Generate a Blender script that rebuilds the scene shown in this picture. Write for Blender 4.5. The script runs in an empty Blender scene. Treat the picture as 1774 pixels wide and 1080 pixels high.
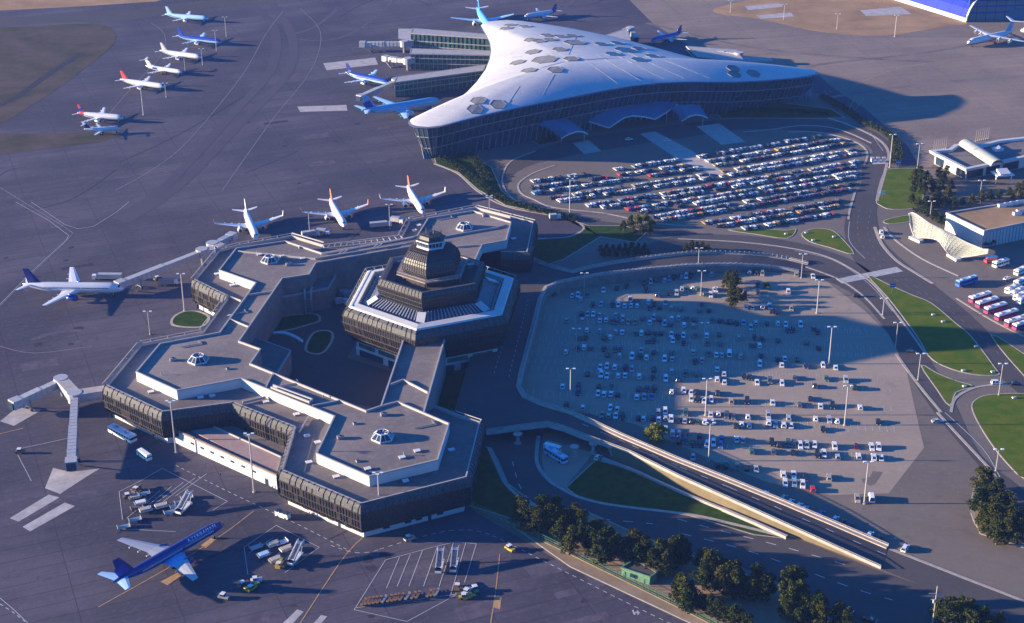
import bpy, math, random
from mathutils import Vector, Matrix
random.seed(7)
R = math.radians
sc = bpy.context.scene
COL = sc.collection

# ------------------------------------------------------------------ camera
FPX, PITCH, ROLL, CAMH = 2747.16, .43946, -.006392, 298.5
cr, sr = math.cos(ROLL), math.sin(ROLL)
_r0 = Vector((1, 0, 0)); _f = Vector((0, math.cos(PITCH), -math.sin(PITCH))); _u0 = Vector((0, math.sin(PITCH), math.cos(PITCH)))
_r = cr * _r0 + sr * _u0; _u = -sr * _r0 + cr * _u0
CAMP = Vector((0, 0, CAMH))
cam = bpy.data.cameras.new('camera'); cam_o = bpy.data.objects.new('camera', cam); COL.objects.link(cam_o)
cam.sensor_fit = 'HORIZONTAL'; cam.sensor_width = 36; cam.lens = 36 * FPX / 1774
cam.clip_start = 1; cam.clip_end = 20000
cam_o.matrix_world = Matrix(((_r.x, _u.x, -_f.x, 0), (_r.y, _u.y, -_f.y, 0), (_r.z, _u.z, -_f.z, CAMH), (0, 0, 0, 1)))
sc.camera = cam_o

# ------------------------------------------------------------------ light
SUN_EL, SUN_AZ = 10.5, 179.5        # elevation; direction the sun stands in, degrees from +X counter-clockwise
w = bpy.data.worlds.new('World'); sc.world = w; w.use_nodes = True
wn = w.node_tree.nodes; wl = w.node_tree.links
for n in list(wn): wn.remove(n)
sky = wn.new('ShaderNodeTexSky'); sky.sky_type = 'NISHITA'; sky.sun_disc = False
sky.sun_elevation = R(SUN_EL); sky.sun_rotation = R(90 - SUN_AZ); sky.air_density = 1.0; sky.dust_density = 1.0; sky.ozone_density = 6.0; sky.altitude = 100
bg = wn.new('ShaderNodeBackground'); bg.inputs[1].default_value = 0.125
wo = wn.new('ShaderNodeOutputWorld'); tint = wn.new('ShaderNodeMix'); tint.data_type = 'RGBA'; tint.blend_type = 'MULTIPLY'; tint.inputs[0].default_value = 1; tint.inputs[7].default_value = (.15, .55, .84, 1)
wl.new(sky.outputs[0], tint.inputs[6]); wl.new(tint.outputs[2], bg.inputs[0]); wl.new(bg.outputs[0], wo.inputs[0])
sl = bpy.data.lights.new('sun', 'SUN'); sl.energy = 5.0; sl.angle = R(0.6); sl.color = (1.0, 0.79, 0.52)
so = bpy.data.objects.new('sun', sl); COL.objects.link(so); so.location = (-400, 400, 400)
sd = Vector((math.cos(R(SUN_AZ)) * math.cos(R(SUN_EL)), math.sin(R(SUN_AZ)) * math.cos(R(SUN_EL)), math.sin(R(SUN_EL))))
so.rotation_euler = sd.to_track_quat('Z', 'Y').to_euler()
sc.view_settings.view_transform = 'Standard'; sc.view_settings.look = 'None'
sc.view_settings.exposure = 1.9; sc.view_settings.gamma = 1.0

# ------------------------------------------------------------------ helpers
def P(x, y, z=0.0):
    """the world point of height z that stands at a spot of the site survey (survey units: photo pixels)"""
    d = (x - 887) / FPX * _r - (y - 540) / FPX * _u + _f
    return CAMP + d * ((z - CAMH) / d.z)
def PL(pts, z=0.0): return [P(p[0], p[1], p[2] if len(p) > 2 else z) for p in pts]
def tile(ox, oy, s, pts): return [(ox + a * s, oy + b * s) for a, b in pts]
Z = .3382
def smooth(pts, n=4, closed=True):
    out = []; N = len(pts)
    rng = range(N) if closed else range(N - 1)
    for i in rng:
        if closed: p0, p1, p2, p3 = pts[i - 1], pts[i], pts[(i + 1) % N], pts[(i + 2) % N]
        else: p0, p1, p2, p3 = pts[max(i - 1, 0)], pts[i], pts[i + 1], pts[min(i + 2, N - 1)]
        for k in range(n):
            t = k / n
            out.append(.5 * ((2 * p1) + (p2 - p0) * t + (2 * p0 - 5 * p1 + 4 * p2 - p3) * t * t + (3 * p1 - p0 - 3 * p2 + p3) * t ** 3))
    if not closed: out.append(pts[-1])
    return out

MATS = {}
def mat(name, col, rough=.8, metal=0., var=0., scale=.2, col2=None, spec=.5, bump=0., emit=None, stretch=None):
    m = bpy.data.materials.new(name); m.use_nodes = True; MATS[name] = m
    nt = m.node_tree; b = nt.nodes['Principled BSDF']; N = nt.nodes.new; L = nt.links.new
    b.inputs['Roughness'].default_value = rough; b.inputs['Metallic'].default_value = metal
    b.inputs['Specular IOR Level'].default_value = spec
    b.inputs['Base Color'].default_value = (*col, 1)
    if var or col2:
        tc = N('ShaderNodeTexCoord'); mp = N('ShaderNodeMapping'); L(tc.outputs['Object'], mp.inputs[0])
        if stretch: mp.inputs['Rotation'].default_value = (0, 0, stretch[0]); mp.inputs['Scale'].default_value = (stretch[1], stretch[2], 1)
        n1 = N('ShaderNodeTexNoise'); n1.inputs['Scale'].default_value = scale; n1.inputs['Detail'].default_value = 8; n1.inputs['Roughness'].default_value = .65
        L(mp.outputs[0], n1.inputs[0])
        r = N('ShaderNodeValToRGB'); r.color_ramp.elements[0].position = .34; r.color_ramp.elements[1].position = .66
        c2 = col2 if col2 else tuple(c * (1 - var) for c in col)
        c1 = tuple(min(1, c * (1 + var * .6)) for c in col) if not col2 else col
        r.color_ramp.elements[0].color = (*c2, 1); r.color_ramp.elements[1].color = (*c1, 1)
        L(n1.outputs[0], r.inputs[0]); L(r.outputs[0], b.inputs['Base Color'])
        if bump:
            bp = N('ShaderNodeBump'); bp.inputs['Strength'].default_value = bump; bp.inputs['Distance'].default_value = .05
            L(n1.outputs[0], bp.inputs['Height']); L(bp.outputs[0], b.inputs['Normal'])
    if emit: b.inputs['Emission Color'].default_value = (*emit[:3], 1); b.inputs['Emission Strength'].default_value = emit[3]
    return m

def pavement(name, base, stain, joint, sz, rot, jw=.012, patch=.5, jmix=.5, rough=.85):
    """concrete / asphalt laid in lanes: stains, wheel streaks and joints between the lanes"""
    m = bpy.data.materials.new(name); m.use_nodes = True; MATS[name] = m
    nt = m.node_tree; b = nt.nodes['Principled BSDF']; N = nt.nodes.new; L = nt.links.new
    b.inputs['Roughness'].default_value = rough; b.inputs['Specular IOR Level'].default_value = .15
    tc = N('ShaderNodeTexCoord'); mp = N('ShaderNodeMapping'); mp.inputs['Rotation'].default_value = (0, 0, rot); L(tc.outputs['Object'], mp.inputs[0])
    def noise(scale, detail, st=None, lo=.4, hi=.6):
        mm = mp
        if st:
            mm = N('ShaderNodeMapping'); mm.inputs['Scale'].default_value = (st[0], st[1], 1); L(mp.outputs[0], mm.inputs[0])
        n = N('ShaderNodeTexNoise'); n.inputs['Scale'].default_value = scale; n.inputs['Detail'].default_value = detail; n.inputs['Roughness'].default_value = .6
        L(mm.outputs[0], n.inputs[0]); r = N('ShaderNodeMapRange'); r.inputs[1].default_value = lo; r.inputs[2].default_value = hi
        L(n.outputs[0], r.inputs[0]); return r.outputs[0]
    def mix(f, a, c, fac=1.):
        x = N('ShaderNodeMix'); x.data_type = 'RGBA'
        if fac != 1.:
            k = N('ShaderNodeMath'); k.operation = 'MULTIPLY'; k.inputs[1].default_value = fac; L(f, k.inputs[0]); f = k.outputs[0]
        L(f, x.inputs[0])
        for v, i in ((a, 6), (c, 7)):
            if isinstance(v, tuple): x.inputs[i].default_value = (*v, 1)
            else: L(v, x.inputs[i])
        return x.outputs[2]
    c = mix(noise(.012, 6), base, stain, patch)
    c = mix(noise(.05, 6, (.12, 1.6), .45, .7), c, stain, patch * .9)
    c = mix(noise(1.6, 4, None, .45, .7), c, stain, patch * .5)
    c = mix(noise(.5, 5, None, .5, .75), c, tuple(min(1, v * 1.35) for v in base), .35)
    c = mix(noise(.13, 8, None, .56, .72), c, joint, .35)
    if sz:
        br = N('ShaderNodeTexBrick'); br.inputs['Scale'].default_value = 1.0; br.inputs['Brick Width'].default_value = sz * 4; br.inputs['Row Height'].default_value = sz
        br.inputs['Mortar Size'].default_value = jw * sz; br.inputs['Mortar Smooth'].default_value = .3; br.offset = 0
        L(mp.outputs[0], br.inputs[0])
        br.inputs['Color1'].default_value = (0, 0, 0, 1); br.inputs['Color2'].default_value = (.22, .22, .22, 1); br.inputs['Mortar'].default_value = (1, 1, 1, 1)
        c = mix(br.outputs['Color'], c, joint, jmix)
    L(c, b.inputs['Base Color'])
    return m

class M:
    def __init__(s): s.v = []; s.f = []; s.mi = []; s.mats = []
    def mid(s, m):
        if m not in s.mats: s.mats.append(m)
        return s.mats.index(m)
    def add(s, vs, fs, m):
        k = len(s.v); s.v += [tuple(v) for v in vs]; i = s.mid(m)
        for f in fs: s.f.append(tuple(j + k for j in f)); s.mi.append(i)
        return s
    def poly(s, pts, m): return s.add(pts, [tuple(range(len(pts)))], m)
    def prism(s, pts, z0, z1, m, mtop=None, bottom=False):
        """pts: plan outline; walls z0..z1 and a top"""
        pts = ccw(pts); n = len(pts)
        a = [(p[0], p[1], z0) for p in pts]; b = [(p[0], p[1], z1) for p in pts]
        s.add(a + b, [(i, (i + 1) % n, n + (i + 1) % n, n + i) for i in range(n)], m)
        s.add(b, [tuple(range(n))], mtop or m)
        if bottom: s.add(a[::-1], [tuple(range(n))], m)
        return s
    def box(s, c, d, m, rz=0., rx=0., ry=0.):
        """box with centre c, full sizes d, turned"""
        rot = Matrix.Rotation(rz, 3, 'Z') @ Matrix.Rotation(ry, 3, 'Y') @ Matrix.Rotation(rx, 3, 'X'); c = Vector(c)
        vs = [c + rot @ Vector((x * d[0] / 2, y * d[1] / 2, z * d[2] / 2)) for x in (-1, 1) for y in (-1, 1) for z in (-1, 1)]
        return s.add(vs, [(0, 1, 3, 2), (4, 6, 7, 5), (0, 4, 5, 1), (2, 3, 7, 6), (0, 2, 6, 4), (1, 5, 7, 3)], m)
    def beam(s, a, b, wd, h, m):
        """a straight member from a to b, width wd, height h"""
        a = Vector(a); b = Vector(b); d = (b - a); L_ = d.length
        if L_ < 1e-6: return s
        d /= L_; up = Vector((0, 0, 1))
        if abs(d.z) > .95: up = Vector((1, 0, 0))
        x = d.cross(up).normalized(); y = x.cross(d)
        vs = [p + x * i * wd / 2 + y * j * h / 2 for p in (a, b) for i, j in ((-1, -1), (1, -1), (1, 1), (-1, 1))]
        return s.add(vs, [(0, 1, 2, 3), (7, 6, 5, 4), (0, 4, 5, 1), (1, 5, 6, 2), (2, 6, 7, 3), (3, 7, 4, 0)], m)
    def loft(s, rings, m, closed=True, cap=True, mf=None):
        n = len(rings[0]); k = len(s.v); s.v += [tuple(p) for r in rings for p in r]
        for i in range(len(rings) - 1):
            for j in range(n if closed else n - 1):
                a = k + i * n + j; b = k + i * n + (j + 1) % n
                s.f.append((a, b, b + n, a + n)); s.mi.append(s.mid(mf(i, j) if mf else m))
        if cap and closed:
            s.f.append(tuple(k + j for j in range(n))[::-1]); s.mi.append(s.mid(m))
            e = k + (len(rings) - 1) * n
            s.f.append(tuple(e + j for j in range(n))); s.mi.append(s.mid(m))
        return s
    def cyl(s, a, b, r0, r1, m, n=10):
        a = Vector(a); b = Vector(b); d = (b - a).normalized(); up = Vector((0, 0, 1)) if abs(d.z) < .95 else Vector((1, 0, 0))
        x = d.cross(up).normalized(); y = x.cross(d)
        rr = [[p + (x * math.cos(t) + y * math.sin(t)) * r for t in [2 * math.pi * i / n for i in range(n)]] for p, r in ((a, r0), (b, r1))]
        return s.loft(rr, m)
    def sweep(s, pts, prof, m, closed=False, ms=None, z=None):
        """prof: (offset to the right of travel, height) along a path with mitred corners; ms(i_profile, j_segment) picks a material"""
        pts = [Vector((p[0], p[1], (p[2] if z is None else z))) for p in pts]; n = len(pts); rings = []
        for i in range(n):
            if closed: d0 = pts[i] - pts[i - 1]; d1 = pts[(i + 1) % n] - pts[i]
            else: d0 = pts[i] - pts[i - 1] if i else pts[1] - pts[0]; d1 = pts[i + 1] - pts[i] if i < n - 1 else d0
            d0 = Vector((d0.x, d0.y, 0)).normalized(); d1 = Vector((d1.x, d1.y, 0)).normalized()
            n0 = Vector((d0.y, -d0.x, 0)); n1 = Vector((d1.y, -d1.x, 0)); mt = n0 + n1
            if mt.length < .1: mt = n0
            mt = mt.normalized(); k = 1 / max(.35, mt.dot(n0))
            rings.append([pts[i] + mt * o * k + Vector((0, 0, h)) for o, h in prof])
        k = len(s.v); q = len(prof); s.v += [tuple(p) for r in rings for p in r]
        for i in range(n if closed else n - 1):
            for j in range(q - 1):
                a = k + i * q + j; b = k + ((i + 1) % n) * q + j
                s.f.append((a, b, b + 1, a + 1)); s.mi.append(s.mid(ms(j, i) if ms else m))
        return s
    def build(s, name, parent=None, origin=None, link=True):
        me = bpy.data.meshes.new(name)
        o0 = Vector(origin) if origin is not None else (Vector(parent['_o']) if parent is not None and '_o' in parent else Vector((0, 0, 0)))
        me.from_pydata([(v[0] - o0.x, v[1] - o0.y, v[2] - o0.z) for v in s.v], [], s.f)
        for m in s.mats: me.materials.append(MATS[m])
        me.polygons.foreach_set('material_index', s.mi); me.update()
        o = bpy.data.objects.new(name, me); COL.objects.link(o)
        if parent is not None:
            o.parent = parent
            o['_o'] = tuple(o0)
        else: o.location = o0
        return o
def ccw(pts):
    a = sum(pts[i - 1][0] * pts[i][1] - pts[i][0] * pts[i - 1][1] for i in range(len(pts)))
    return list(pts) if a > 0 else list(pts)[::-1]
def tag(o, label=None, cat=None, group=None, kind=None):
    if label: o['label'] = label
    if cat: o['category'] = cat
    if group: o['group'] = group
    if kind: o['kind'] = kind
    return o
def thing(name, loc, label, cat, group=None):
    o = bpy.data.objects.new(name, None); COL.objects.link(o); o.location = loc; o['_o'] = tuple(loc); o.empty_display_size = .5
    return tag(o, label, cat, group)
def struct(name, m, origin=None): return tag(m.build(name, origin=origin), kind='structure')
def copytree(o, parent=None):
    c = o.copy(); COL.objects.link(c); c.parent = parent
    for ch in [x for x in o.children]: copytree(ch, c)
    return c
def shade(o):
    for p in o.data.polygons: p.use_smooth = True
    return o
def ang(a, b): return math.atan2(b[1] - a[1], b[0] - a[0])
def inside(p, poly):
    c = False; n = len(poly)
    for i in range(n):
        a, b = poly[i - 1], poly[i]
        if (a[1] > p[1]) != (b[1] > p[1]) and p[0] < (b[0] - a[0]) * (p[1] - a[1]) / (b[1] - a[1]) + a[0]: c = not c
    return c
PHI = R(22.34)      # the old terminal is laid out on a sixty degree grid turned by this much
ORD = ['first', 'second', 'third', 'fourth', 'fifth', 'sixth', 'seventh', 'eighth', 'ninth', 'tenth', 'eleventh', 'twelfth', 'thirteenth', 'fourteenth', 'fifteenth', 'sixteenth', 'seventeenth', 'eighteenth', 'nineteenth', 'twentieth']
def ordn(i):
    if i < 20: return ORD[i]
    n = i + 1; return '%d%s' % (n, 'th' if n % 100 in (11, 12, 13) else {1: 'st', 2: 'nd', 3: 'rd'}.get(n % 10, 'th'))

# ------------------------------------------------------------------ materials
pavement('apron', (.104, .090, .112), (.050, .045, .062), (.030, .028, .042), 7.5, -PHI, jw=.03, patch=.95, jmix=.6)
pavement('brightened apron', (.250, .190, .150), (.165, .130, .108), (.09, .075, .075), 7.5, R(-12), jw=.03, patch=.9, jmix=.5)  # same apron, the brighter light on the right side put into its colour
pavement('landside asphalt', (.165, .135, .112), (.115, .097, .085), (.07, .062, .06), 0, .3, patch=.5)
pavement('lot concrete', (.31, .245, .190), (.24, .19, .155), (.13, .11, .10), 6, R(-7), patch=.4, jmix=.3)
pavement('taxi track', (.060, .052, .070), (.075, .065, .085), (.05, .045, .055), 0, .3, patch=.8)
pavement('road asphalt', (.080, .070, .070), (.055, .049, .052), (.04, .036, .04), 0, .3, patch=.6)
pavement('roof felt', (.265, .220, .200), (.145, .122, .118), (.10, .085, .09), 5, -PHI, patch=.85, jmix=.35)
pavement('terrace felt', (.215, .178, .165), (.115, .098, .098), (.08, .07, .075), 3, -PHI, patch=.9, jmix=.4)
mat('tyre rubber', (.045, .040, .055), .9, spec=.1, var=.3, scale=.4)
mat('worn paving', (.095, .080, .105), .9, spec=.1, var=.3, scale=.3)
mat('grass', (.046, .100, .002), .95, scale=.14, col2=(.115, .125, .010), bump=.3, spec=.05)
mat('shaded lawn', (.030, .060, .008), .95, spec=.05, var=.4, scale=.3, bump=.3)  # darker copy of the grass; the shade is put into its colour
mat('dry grass', (.11, .080, .070), .95, spec=.05, scale=.035, col2=(.048, .050, .028), bump=.2)
mat('dirt', (.30, .21, .14), .95, scale=.06, col2=(.17, .12, .08), bump=.3)
mat('pale apron track', (.165, .135, .128), .9, spec=.1, var=.3, scale=.08)
mat('sand', (.38, .24, .13), .95, spec=.05, scale=.03, col2=(.23, .15, .085), bump=.3)
mat('kerb stone', (.34, .29, .25), .8, var=.2, scale=.5)
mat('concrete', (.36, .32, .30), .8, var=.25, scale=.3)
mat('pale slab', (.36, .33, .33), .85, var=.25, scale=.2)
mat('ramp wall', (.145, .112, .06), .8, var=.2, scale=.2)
mat('white paint', (.60, .59, .60), .6, var=.12, scale=.4)
mat('worn line', (.145, .135, .16), .8, var=.3, scale=.3)
mat('line paint', (.42, .41, .42), .7, var=.25, scale=.6)
mat('yellow line', (.42, .24, .10), .7, var=.3, scale=.6)
mat('white wall', (.48, .47, .47), .7, var=.1, scale=.15)
mat('parapet', (.33, .31, .31), .7, var=.15, scale=.3)
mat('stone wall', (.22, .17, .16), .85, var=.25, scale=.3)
mat('bronze glass', (.010, .010, .012), .35, metal=.0, scale=1.1, col2=(.040, .032, .030))
mat('bronze metal', (.048, .039, .035), .55, metal=.2, var=.7, scale=1.2)
mat('shaft glass', (.028, .026, .030), .4, metal=.0, scale=1.2, col2=(.065, .06, .065))
mat('bronze panel', (.095, .095, .100), .65, metal=.0, scale=1.6, col2=(.035, .035, .040), spec=.25)
mat('grey panel', (.30, .30, .33), .35, metal=.4, var=.25, scale=.8)
mat('dark glass', (.02, .035, .06), .12, spec=.8)
mat('green glass', (.06, .11, .09), .15, var=.5, scale=.3, spec=.8)
mat('terminal glass', (.022, .045, .075), .15, var=.4, scale=.12, spec=.9)
mat('steel', (.35, .36, .38), .4, metal=.7)
mat('pole paint', (.38, .37, .38), .5, metal=.3)
mat('lamp glass', (.8, .8, .78), .3)
pavement('roof metal', (.50, .49, .50), (.40, .39, .41), (.25, .25, .28), 3.2, .35, jw=.03, patch=.6, jmix=.35, rough=.42)
mat('roof rim', (.13, .14, .19), .4, metal=.4)
mat('hexagon grey', (.20, .20, .21), .8, spec=.1, var=.2, scale=.3)
mat('hexagon blue', (.035, .13, .24), .6, spec=.2)
mat('pink roof', (.32, .22, .20), .8, var=.15, scale=.4)
mat('blue hangar', (.008, .025, .33), .65, spec=.2, var=.1, scale=.05)
mat('teal panel', (.03, .14, .20), .35, var=.25, scale=.05)
mat('bridge cladding', (.36, .36, .38), .55, metal=.1, var=.12, scale=.6)
mat('rubber', (.015, .015, .016), .8)
mat('bark', (.10, .065, .04), .9)
mat('yellow paint', (.42, .29, .03), .45)
mat('orange paint', (.16, .09, .05), .5, var=.3, scale=2)
mat('green paint', (.09, .20, .12), .6, var=.15, scale=.5)
mat('hi vis', (.35, .55, .05), .6)
mat('skin', (.35, .2, .14), .6)
mat('navy cloth', (.03, .035, .06), .9)
mat('canopy glass', (.20, .215, .20), .5, spec=.2)
mat('canopy lattice', (.33, .34, .31), .45, metal=.1, var=.12, scale=.5)
mat('sign blue', (.03, .12, .35), .5)
def leaves(name, c1, c2):
    m = mat(name, c1, .85, scale=.9, col2=c2, spec=.1); nt = m.node_tree; b = nt.nodes['Principled BSDF']; src = b.inputs['Base Color'].links[0].from_socket
    oi = nt.nodes.new('ShaderNodeObjectInfo'); rp = nt.nodes.new('ShaderNodeValToRGB'); mx = nt.nodes.new('ShaderNodeMix'); mx.data_type = 'RGBA'; mx.blend_type = 'MULTIPLY'; mx.inputs[0].default_value = 1
    rp.color_ramp.elements[0].color = (.5, .8, .6, 1); rp.color_ramp.elements[1].color = (1.9, 1.45, .9, 1); nt.links.new(oi.outputs['Random'], rp.inputs[0]); nt.links.new(src, mx.inputs[6]); nt.links.new(rp.outputs[0], mx.inputs[7]); nt.links.new(mx.outputs[2], b.inputs['Base Color'])
leaves('pine leaves', (.042, .052, .006), (.012, .019, .003))
leaves('pale leaves', (.11, .13, .012), (.05, .07, .010))
leaves('hedge leaves', (.024, .040, .008), (.012, .022, .005))
CARC = dict(w=('white', (.74, .74, .75)), s=('silver', (.42, .44, .46)), k=('black', (.018, .018, .022)), g=('grey', (.10, .105, .12)), b=('blue', (.05, .14, .34)),
            r=('red', (.55, .03, .04)), m=('maroon', (.10, .015, .02)), o=('yellow', (.45, .28, .08)), n=('green', (.05, .12, .09)), v=('purple', (.10, .05, .09)), e=('beige', (.38, .33, .26)), d=('dark blue', (.015, .03, .09)), l=('light blue', (.25, .38, .50)))
for k, (n_, c_) in CARC.items(): mat('car ' + n_, c_, .25, metal=.1, spec=.6)
# ------------------------------------------------------------------ ground
g = M(); g.poly([(-6000, -500, 0), (6000, -500, 0), (6000, 9000, 0), (-6000, 9000, 0)], 'apron'); struct('apron', g)
def sheet(name, px, m, z, sm=0):
    pts = PL(px, z)
    if sm: pts = smooth(pts, sm)
    a = M(); a.poly(ccw(pts), m); return struct(name, a)
def lines(name, segs, m, z, wd, dash=None, sm=True):
    """painted lines: survey polylines"""
    a = M()
    for s_ in segs:
        pts = PL(s_, z)
        if len(pts) > 2 and sm: pts = smooth(pts, 4, False)
        if dash:
            on, off = dash; acc = 0
            for i in range(len(pts) - 1):
                p, q = pts[i], pts[i + 1]; Ls = (q - p).length; t = -acc
                while t < Ls:
                    t0, t1 = max(t, 0), min(t + on, Ls)
                    if t1 > t0: strip(a, p.lerp(q, t0 / Ls), p.lerp(q, t1 / Ls), wd, m)
                    t += on + off
                acc = (Ls + acc) % (on + off)
        else:
            a.sweep(pts, [(wd / 2, 0), (-wd / 2, 0)], m)
    return struct(name, a)
def strip(a, p, q, wd, m):
    d = (q - p).normalized(); n = Vector((d.y, -d.x, 0)) * wd / 2
    a.add([p + n, q + n, q - n, p - n], [(0, 1, 2, 3)], m)
def kerb(name, segs, wd=.6, h=.14, z=0., m='kerb stone', closed=False, sm=4):
    a = M()
    for s_ in segs:
        pts = PL(s_, z)
        if len(pts) > 2 and sm: pts = smooth(pts, sm, closed)
        a.sweep(pts, [(wd / 2, 0), (wd / 2, h), (-wd / 2, h), (-wd / 2, 0)], m, closed=closed)
    return struct(name, a)

LAND = [(735, 259), (752, 284), (793, 301), (827, 331), (877, 358), (962, 375), (1000, 385), (1011, 397), (985, 411), (925, 414), (905, 440), (700, 440), (430, 560), (560, 760), (700, 800), (808, 878),
        (990, 985), (1195, 1082), (1260, 1112), (1500, 1230), (2100, 1300), (2100, 180), (1900, 215), (1774, 238), (1640, 255), (1605, 300), (1556, 296), (1549, 250), (1505, 214), (1420, 163), (1300, 150), (1000, 190)]
sheet('landside_pavement', LAND, 'landside asphalt', .02)
# the unpaved ground
sheet('brightened_apron', [(1060, -30), (1130, 40), (1200, 84), (1300, 108), (1420, 132), (1440, 150), (1500, 190), (1570, 250), (1600, 300), (1700, 290), (2300, 300), (2300, -30)], 'brightened apron', .012)  # lighter copy of the apron, added for brightness; no change of paving here
sheet('dry_grass_field', [(-500, 90), (60, 46), (150, 42), (188, 46), (201, 62), (190, 84), (135, 128), (60, 180), (-60, 240), (-500, 380)], 'dry grass', .05, 4)
sheet('dirt_verge', [(-500, 44), (130, 12), (270, 3), (340, -18), (-500, -18)], 'sand', .05)
sheet('dry_grass_verge', [(-500, 238), (110, 231), (190, 230), (214, 235), (165, 248), (60, 260), (-500, 330)], 'dry grass', .05)
sheet('sandy_field', [(1234, 18), (1260, 9), (1320, -4), (1400, -20), (1546, -4), (1600, 20), (1678, 39), (1640, 46), (1614, 50), (1553, 60), (1495, 62), (1410, 54), (1319, 34), (1255, 26)], 'sand', .05, 3)
a = M(); pts = PL([(-300, 330), (30, 168), (85, 128), (142, 92)], .0); a.sweep(pts, [(2.5, .09), (.8, .09 + .0), (-.8, .10), (-2.5, .09)], 'tyre rubber'); struct('drainage_ditch', a)
for i, q in enumerate([[(1290, 11), (1352, 6), (1357, 12), (1297, 18)], [(1310, 27), (1370, 22), (1376, 29), (1318, 33)], [(1490, 18), (1560, 12), (1580, 25), (1500, 28)]]):
    sheet('concrete_pad', q, 'pale slab', .09)
sheet('taxiway', [(-500, 62), (130, 24), (300, 8), (420, -6), (520, -14), (560, -6), (470, 6), (330, 20), (190, 38), (60, 42), (-500, 84)], 'road asphalt', .03, 3)
# landside surfaces
OLDLOT = [(930, 519), (952, 500), (1000, 488), (1090, 476), (1180, 465), (1290, 466), (1370, 476), (1435, 490), (1500, 540), (1545, 585), (1570, 640), (1587, 715), (1601, 776), (1540, 855), (1440, 858), (1330, 836), (1240, 800), (1100, 735), (925, 695), (898, 672)]
sheet('old_car_park_surface', OLDLOT, 'lot concrete', .04)
sheet('ring_road', [(1100, 436), (1174, 408), (1260, 407), (1330, 412), (1400, 425), (1470, 448), (1520, 480), (1560, 530), (1600, 604), (1650, 690), (1700, 790), (1774, 850), (1774, 890), (1690, 800), (1630, 730), (1575, 650), (1540, 580), (1490, 520), (1430, 486), (1350, 470), (1180, 466), (1100, 470)], 'road asphalt', .06, 3)
sheet('main_road', [(1524, 258), (1536, 262), (1538, 300), (1520, 355), (1522, 392), (1540, 430), (1600, 480), (1680, 545), (1774, 640), (1850, 720), (1850, 760), (1774, 690), (1720, 640), (1655, 560), (1613, 526), (1500, 470), (1470, 430), (1464, 380), (1492, 320), (1495, 280)], 'road asphalt', .06, 3)
sheet('lower_road', [(838, 752), (935, 740), (934, 790), (948, 830), (1000, 862), (1063, 876), (1174, 890), (1262, 906), (1365, 928), (1526, 990), (1700, 1050), (1850, 1110), (1850, 1200), (1600, 1120), (1440, 1060), (1330, 1000), (1180, 950), (1080, 930), (960, 900), (928, 877), (880, 850), (860, 800)], 'road asphalt', .06, 3)
sheet('ramp_road', [(1500, 935), (1539, 951), (1640, 991), (1774, 1043), (1880, 1085), (1880, 1130), (1774, 1082), (1640, 1032), (1526, 986), (1488, 968)], 'road asphalt', .10)
sheet('forecourt_road', [(980, 245), (1180, 215), (1300, 205), (1420, 208), (1500, 222), (1545, 250), (1549, 268), (1520, 275), (1500, 250), (1440, 230), (1290, 224), (1190, 238), (1000, 268), (910, 290), (880, 320), (900, 350), (1048, 384), (1190, 398), (1190, 410), (1030, 396), (890, 356), (868, 322), (880, 284)], 'road asphalt', .05, 3)
sheet('courtyard_paving', [(470, 520), (610, 470), (640, 560), (600, 620), (700, 650), (670, 710), (560, 690), (480, 650), (430, 600)], 'road asphalt', .04)
sheet('service_yard_paving', [(948, 762), (1028, 785), (978, 846), (945, 826), (938, 790)], 'lot concrete', .085)
# crossings and walkways
for px in ([(1108, 232), (1135, 228), (1200, 262), (1262, 303), (1238, 303), (1180, 280)], [(1206, 219), (1246, 214), (1292, 246), (1250, 251)], [(992, 248), (1020, 243), (1042, 262), (1012, 267)]):
    sheet('walkway', px, 'concrete', .08)
# apron details
a = M()
for q in ([(17, 898), (84.5, 857), (103, 862), (32, 904)], [(39, 913), (112, 871), (130, 877), (52, 921)], [(490, 1080), (515, 1056), (526, 1060), (503, 1085)], [(540, 1084), (556, 1066), (567, 1068), (552, 1086)]):
    a.poly(ccw(PL(q, .03)), 'pale slab')
a.poly(ccw(PL([(92, 811), (122, 818), (173, 812), (150, 826), (104, 856), (78, 846)], .03)), 'pale slab')
for q in ([(278, 1008), (308, 992), (314, 998), (290, 1014)], [(348, 945), (368, 930), (374, 935), (356, 950)], [(855, 1053), (858, 1034), (869, 1035), (866, 1056)]): a.poly(ccw(PL(q, .034)), 'yellow line')
for q in ([(690, 50), (730, 50), (760, 70), (690, 68)], [(1250, 98), (1335, 100), (1340, 106), (1268, 108)], [(515, 185), (600, 182), (602, 192), (520, 194)], [(560, 110), (650, 100), (655, 112), (566, 122)], [(0, 730), (30, 706), (70, 712), (24, 738)]):
    a.poly(ccw(PL(q, .03)), 'pale slab')
struct('apron_slabs', a)
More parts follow.
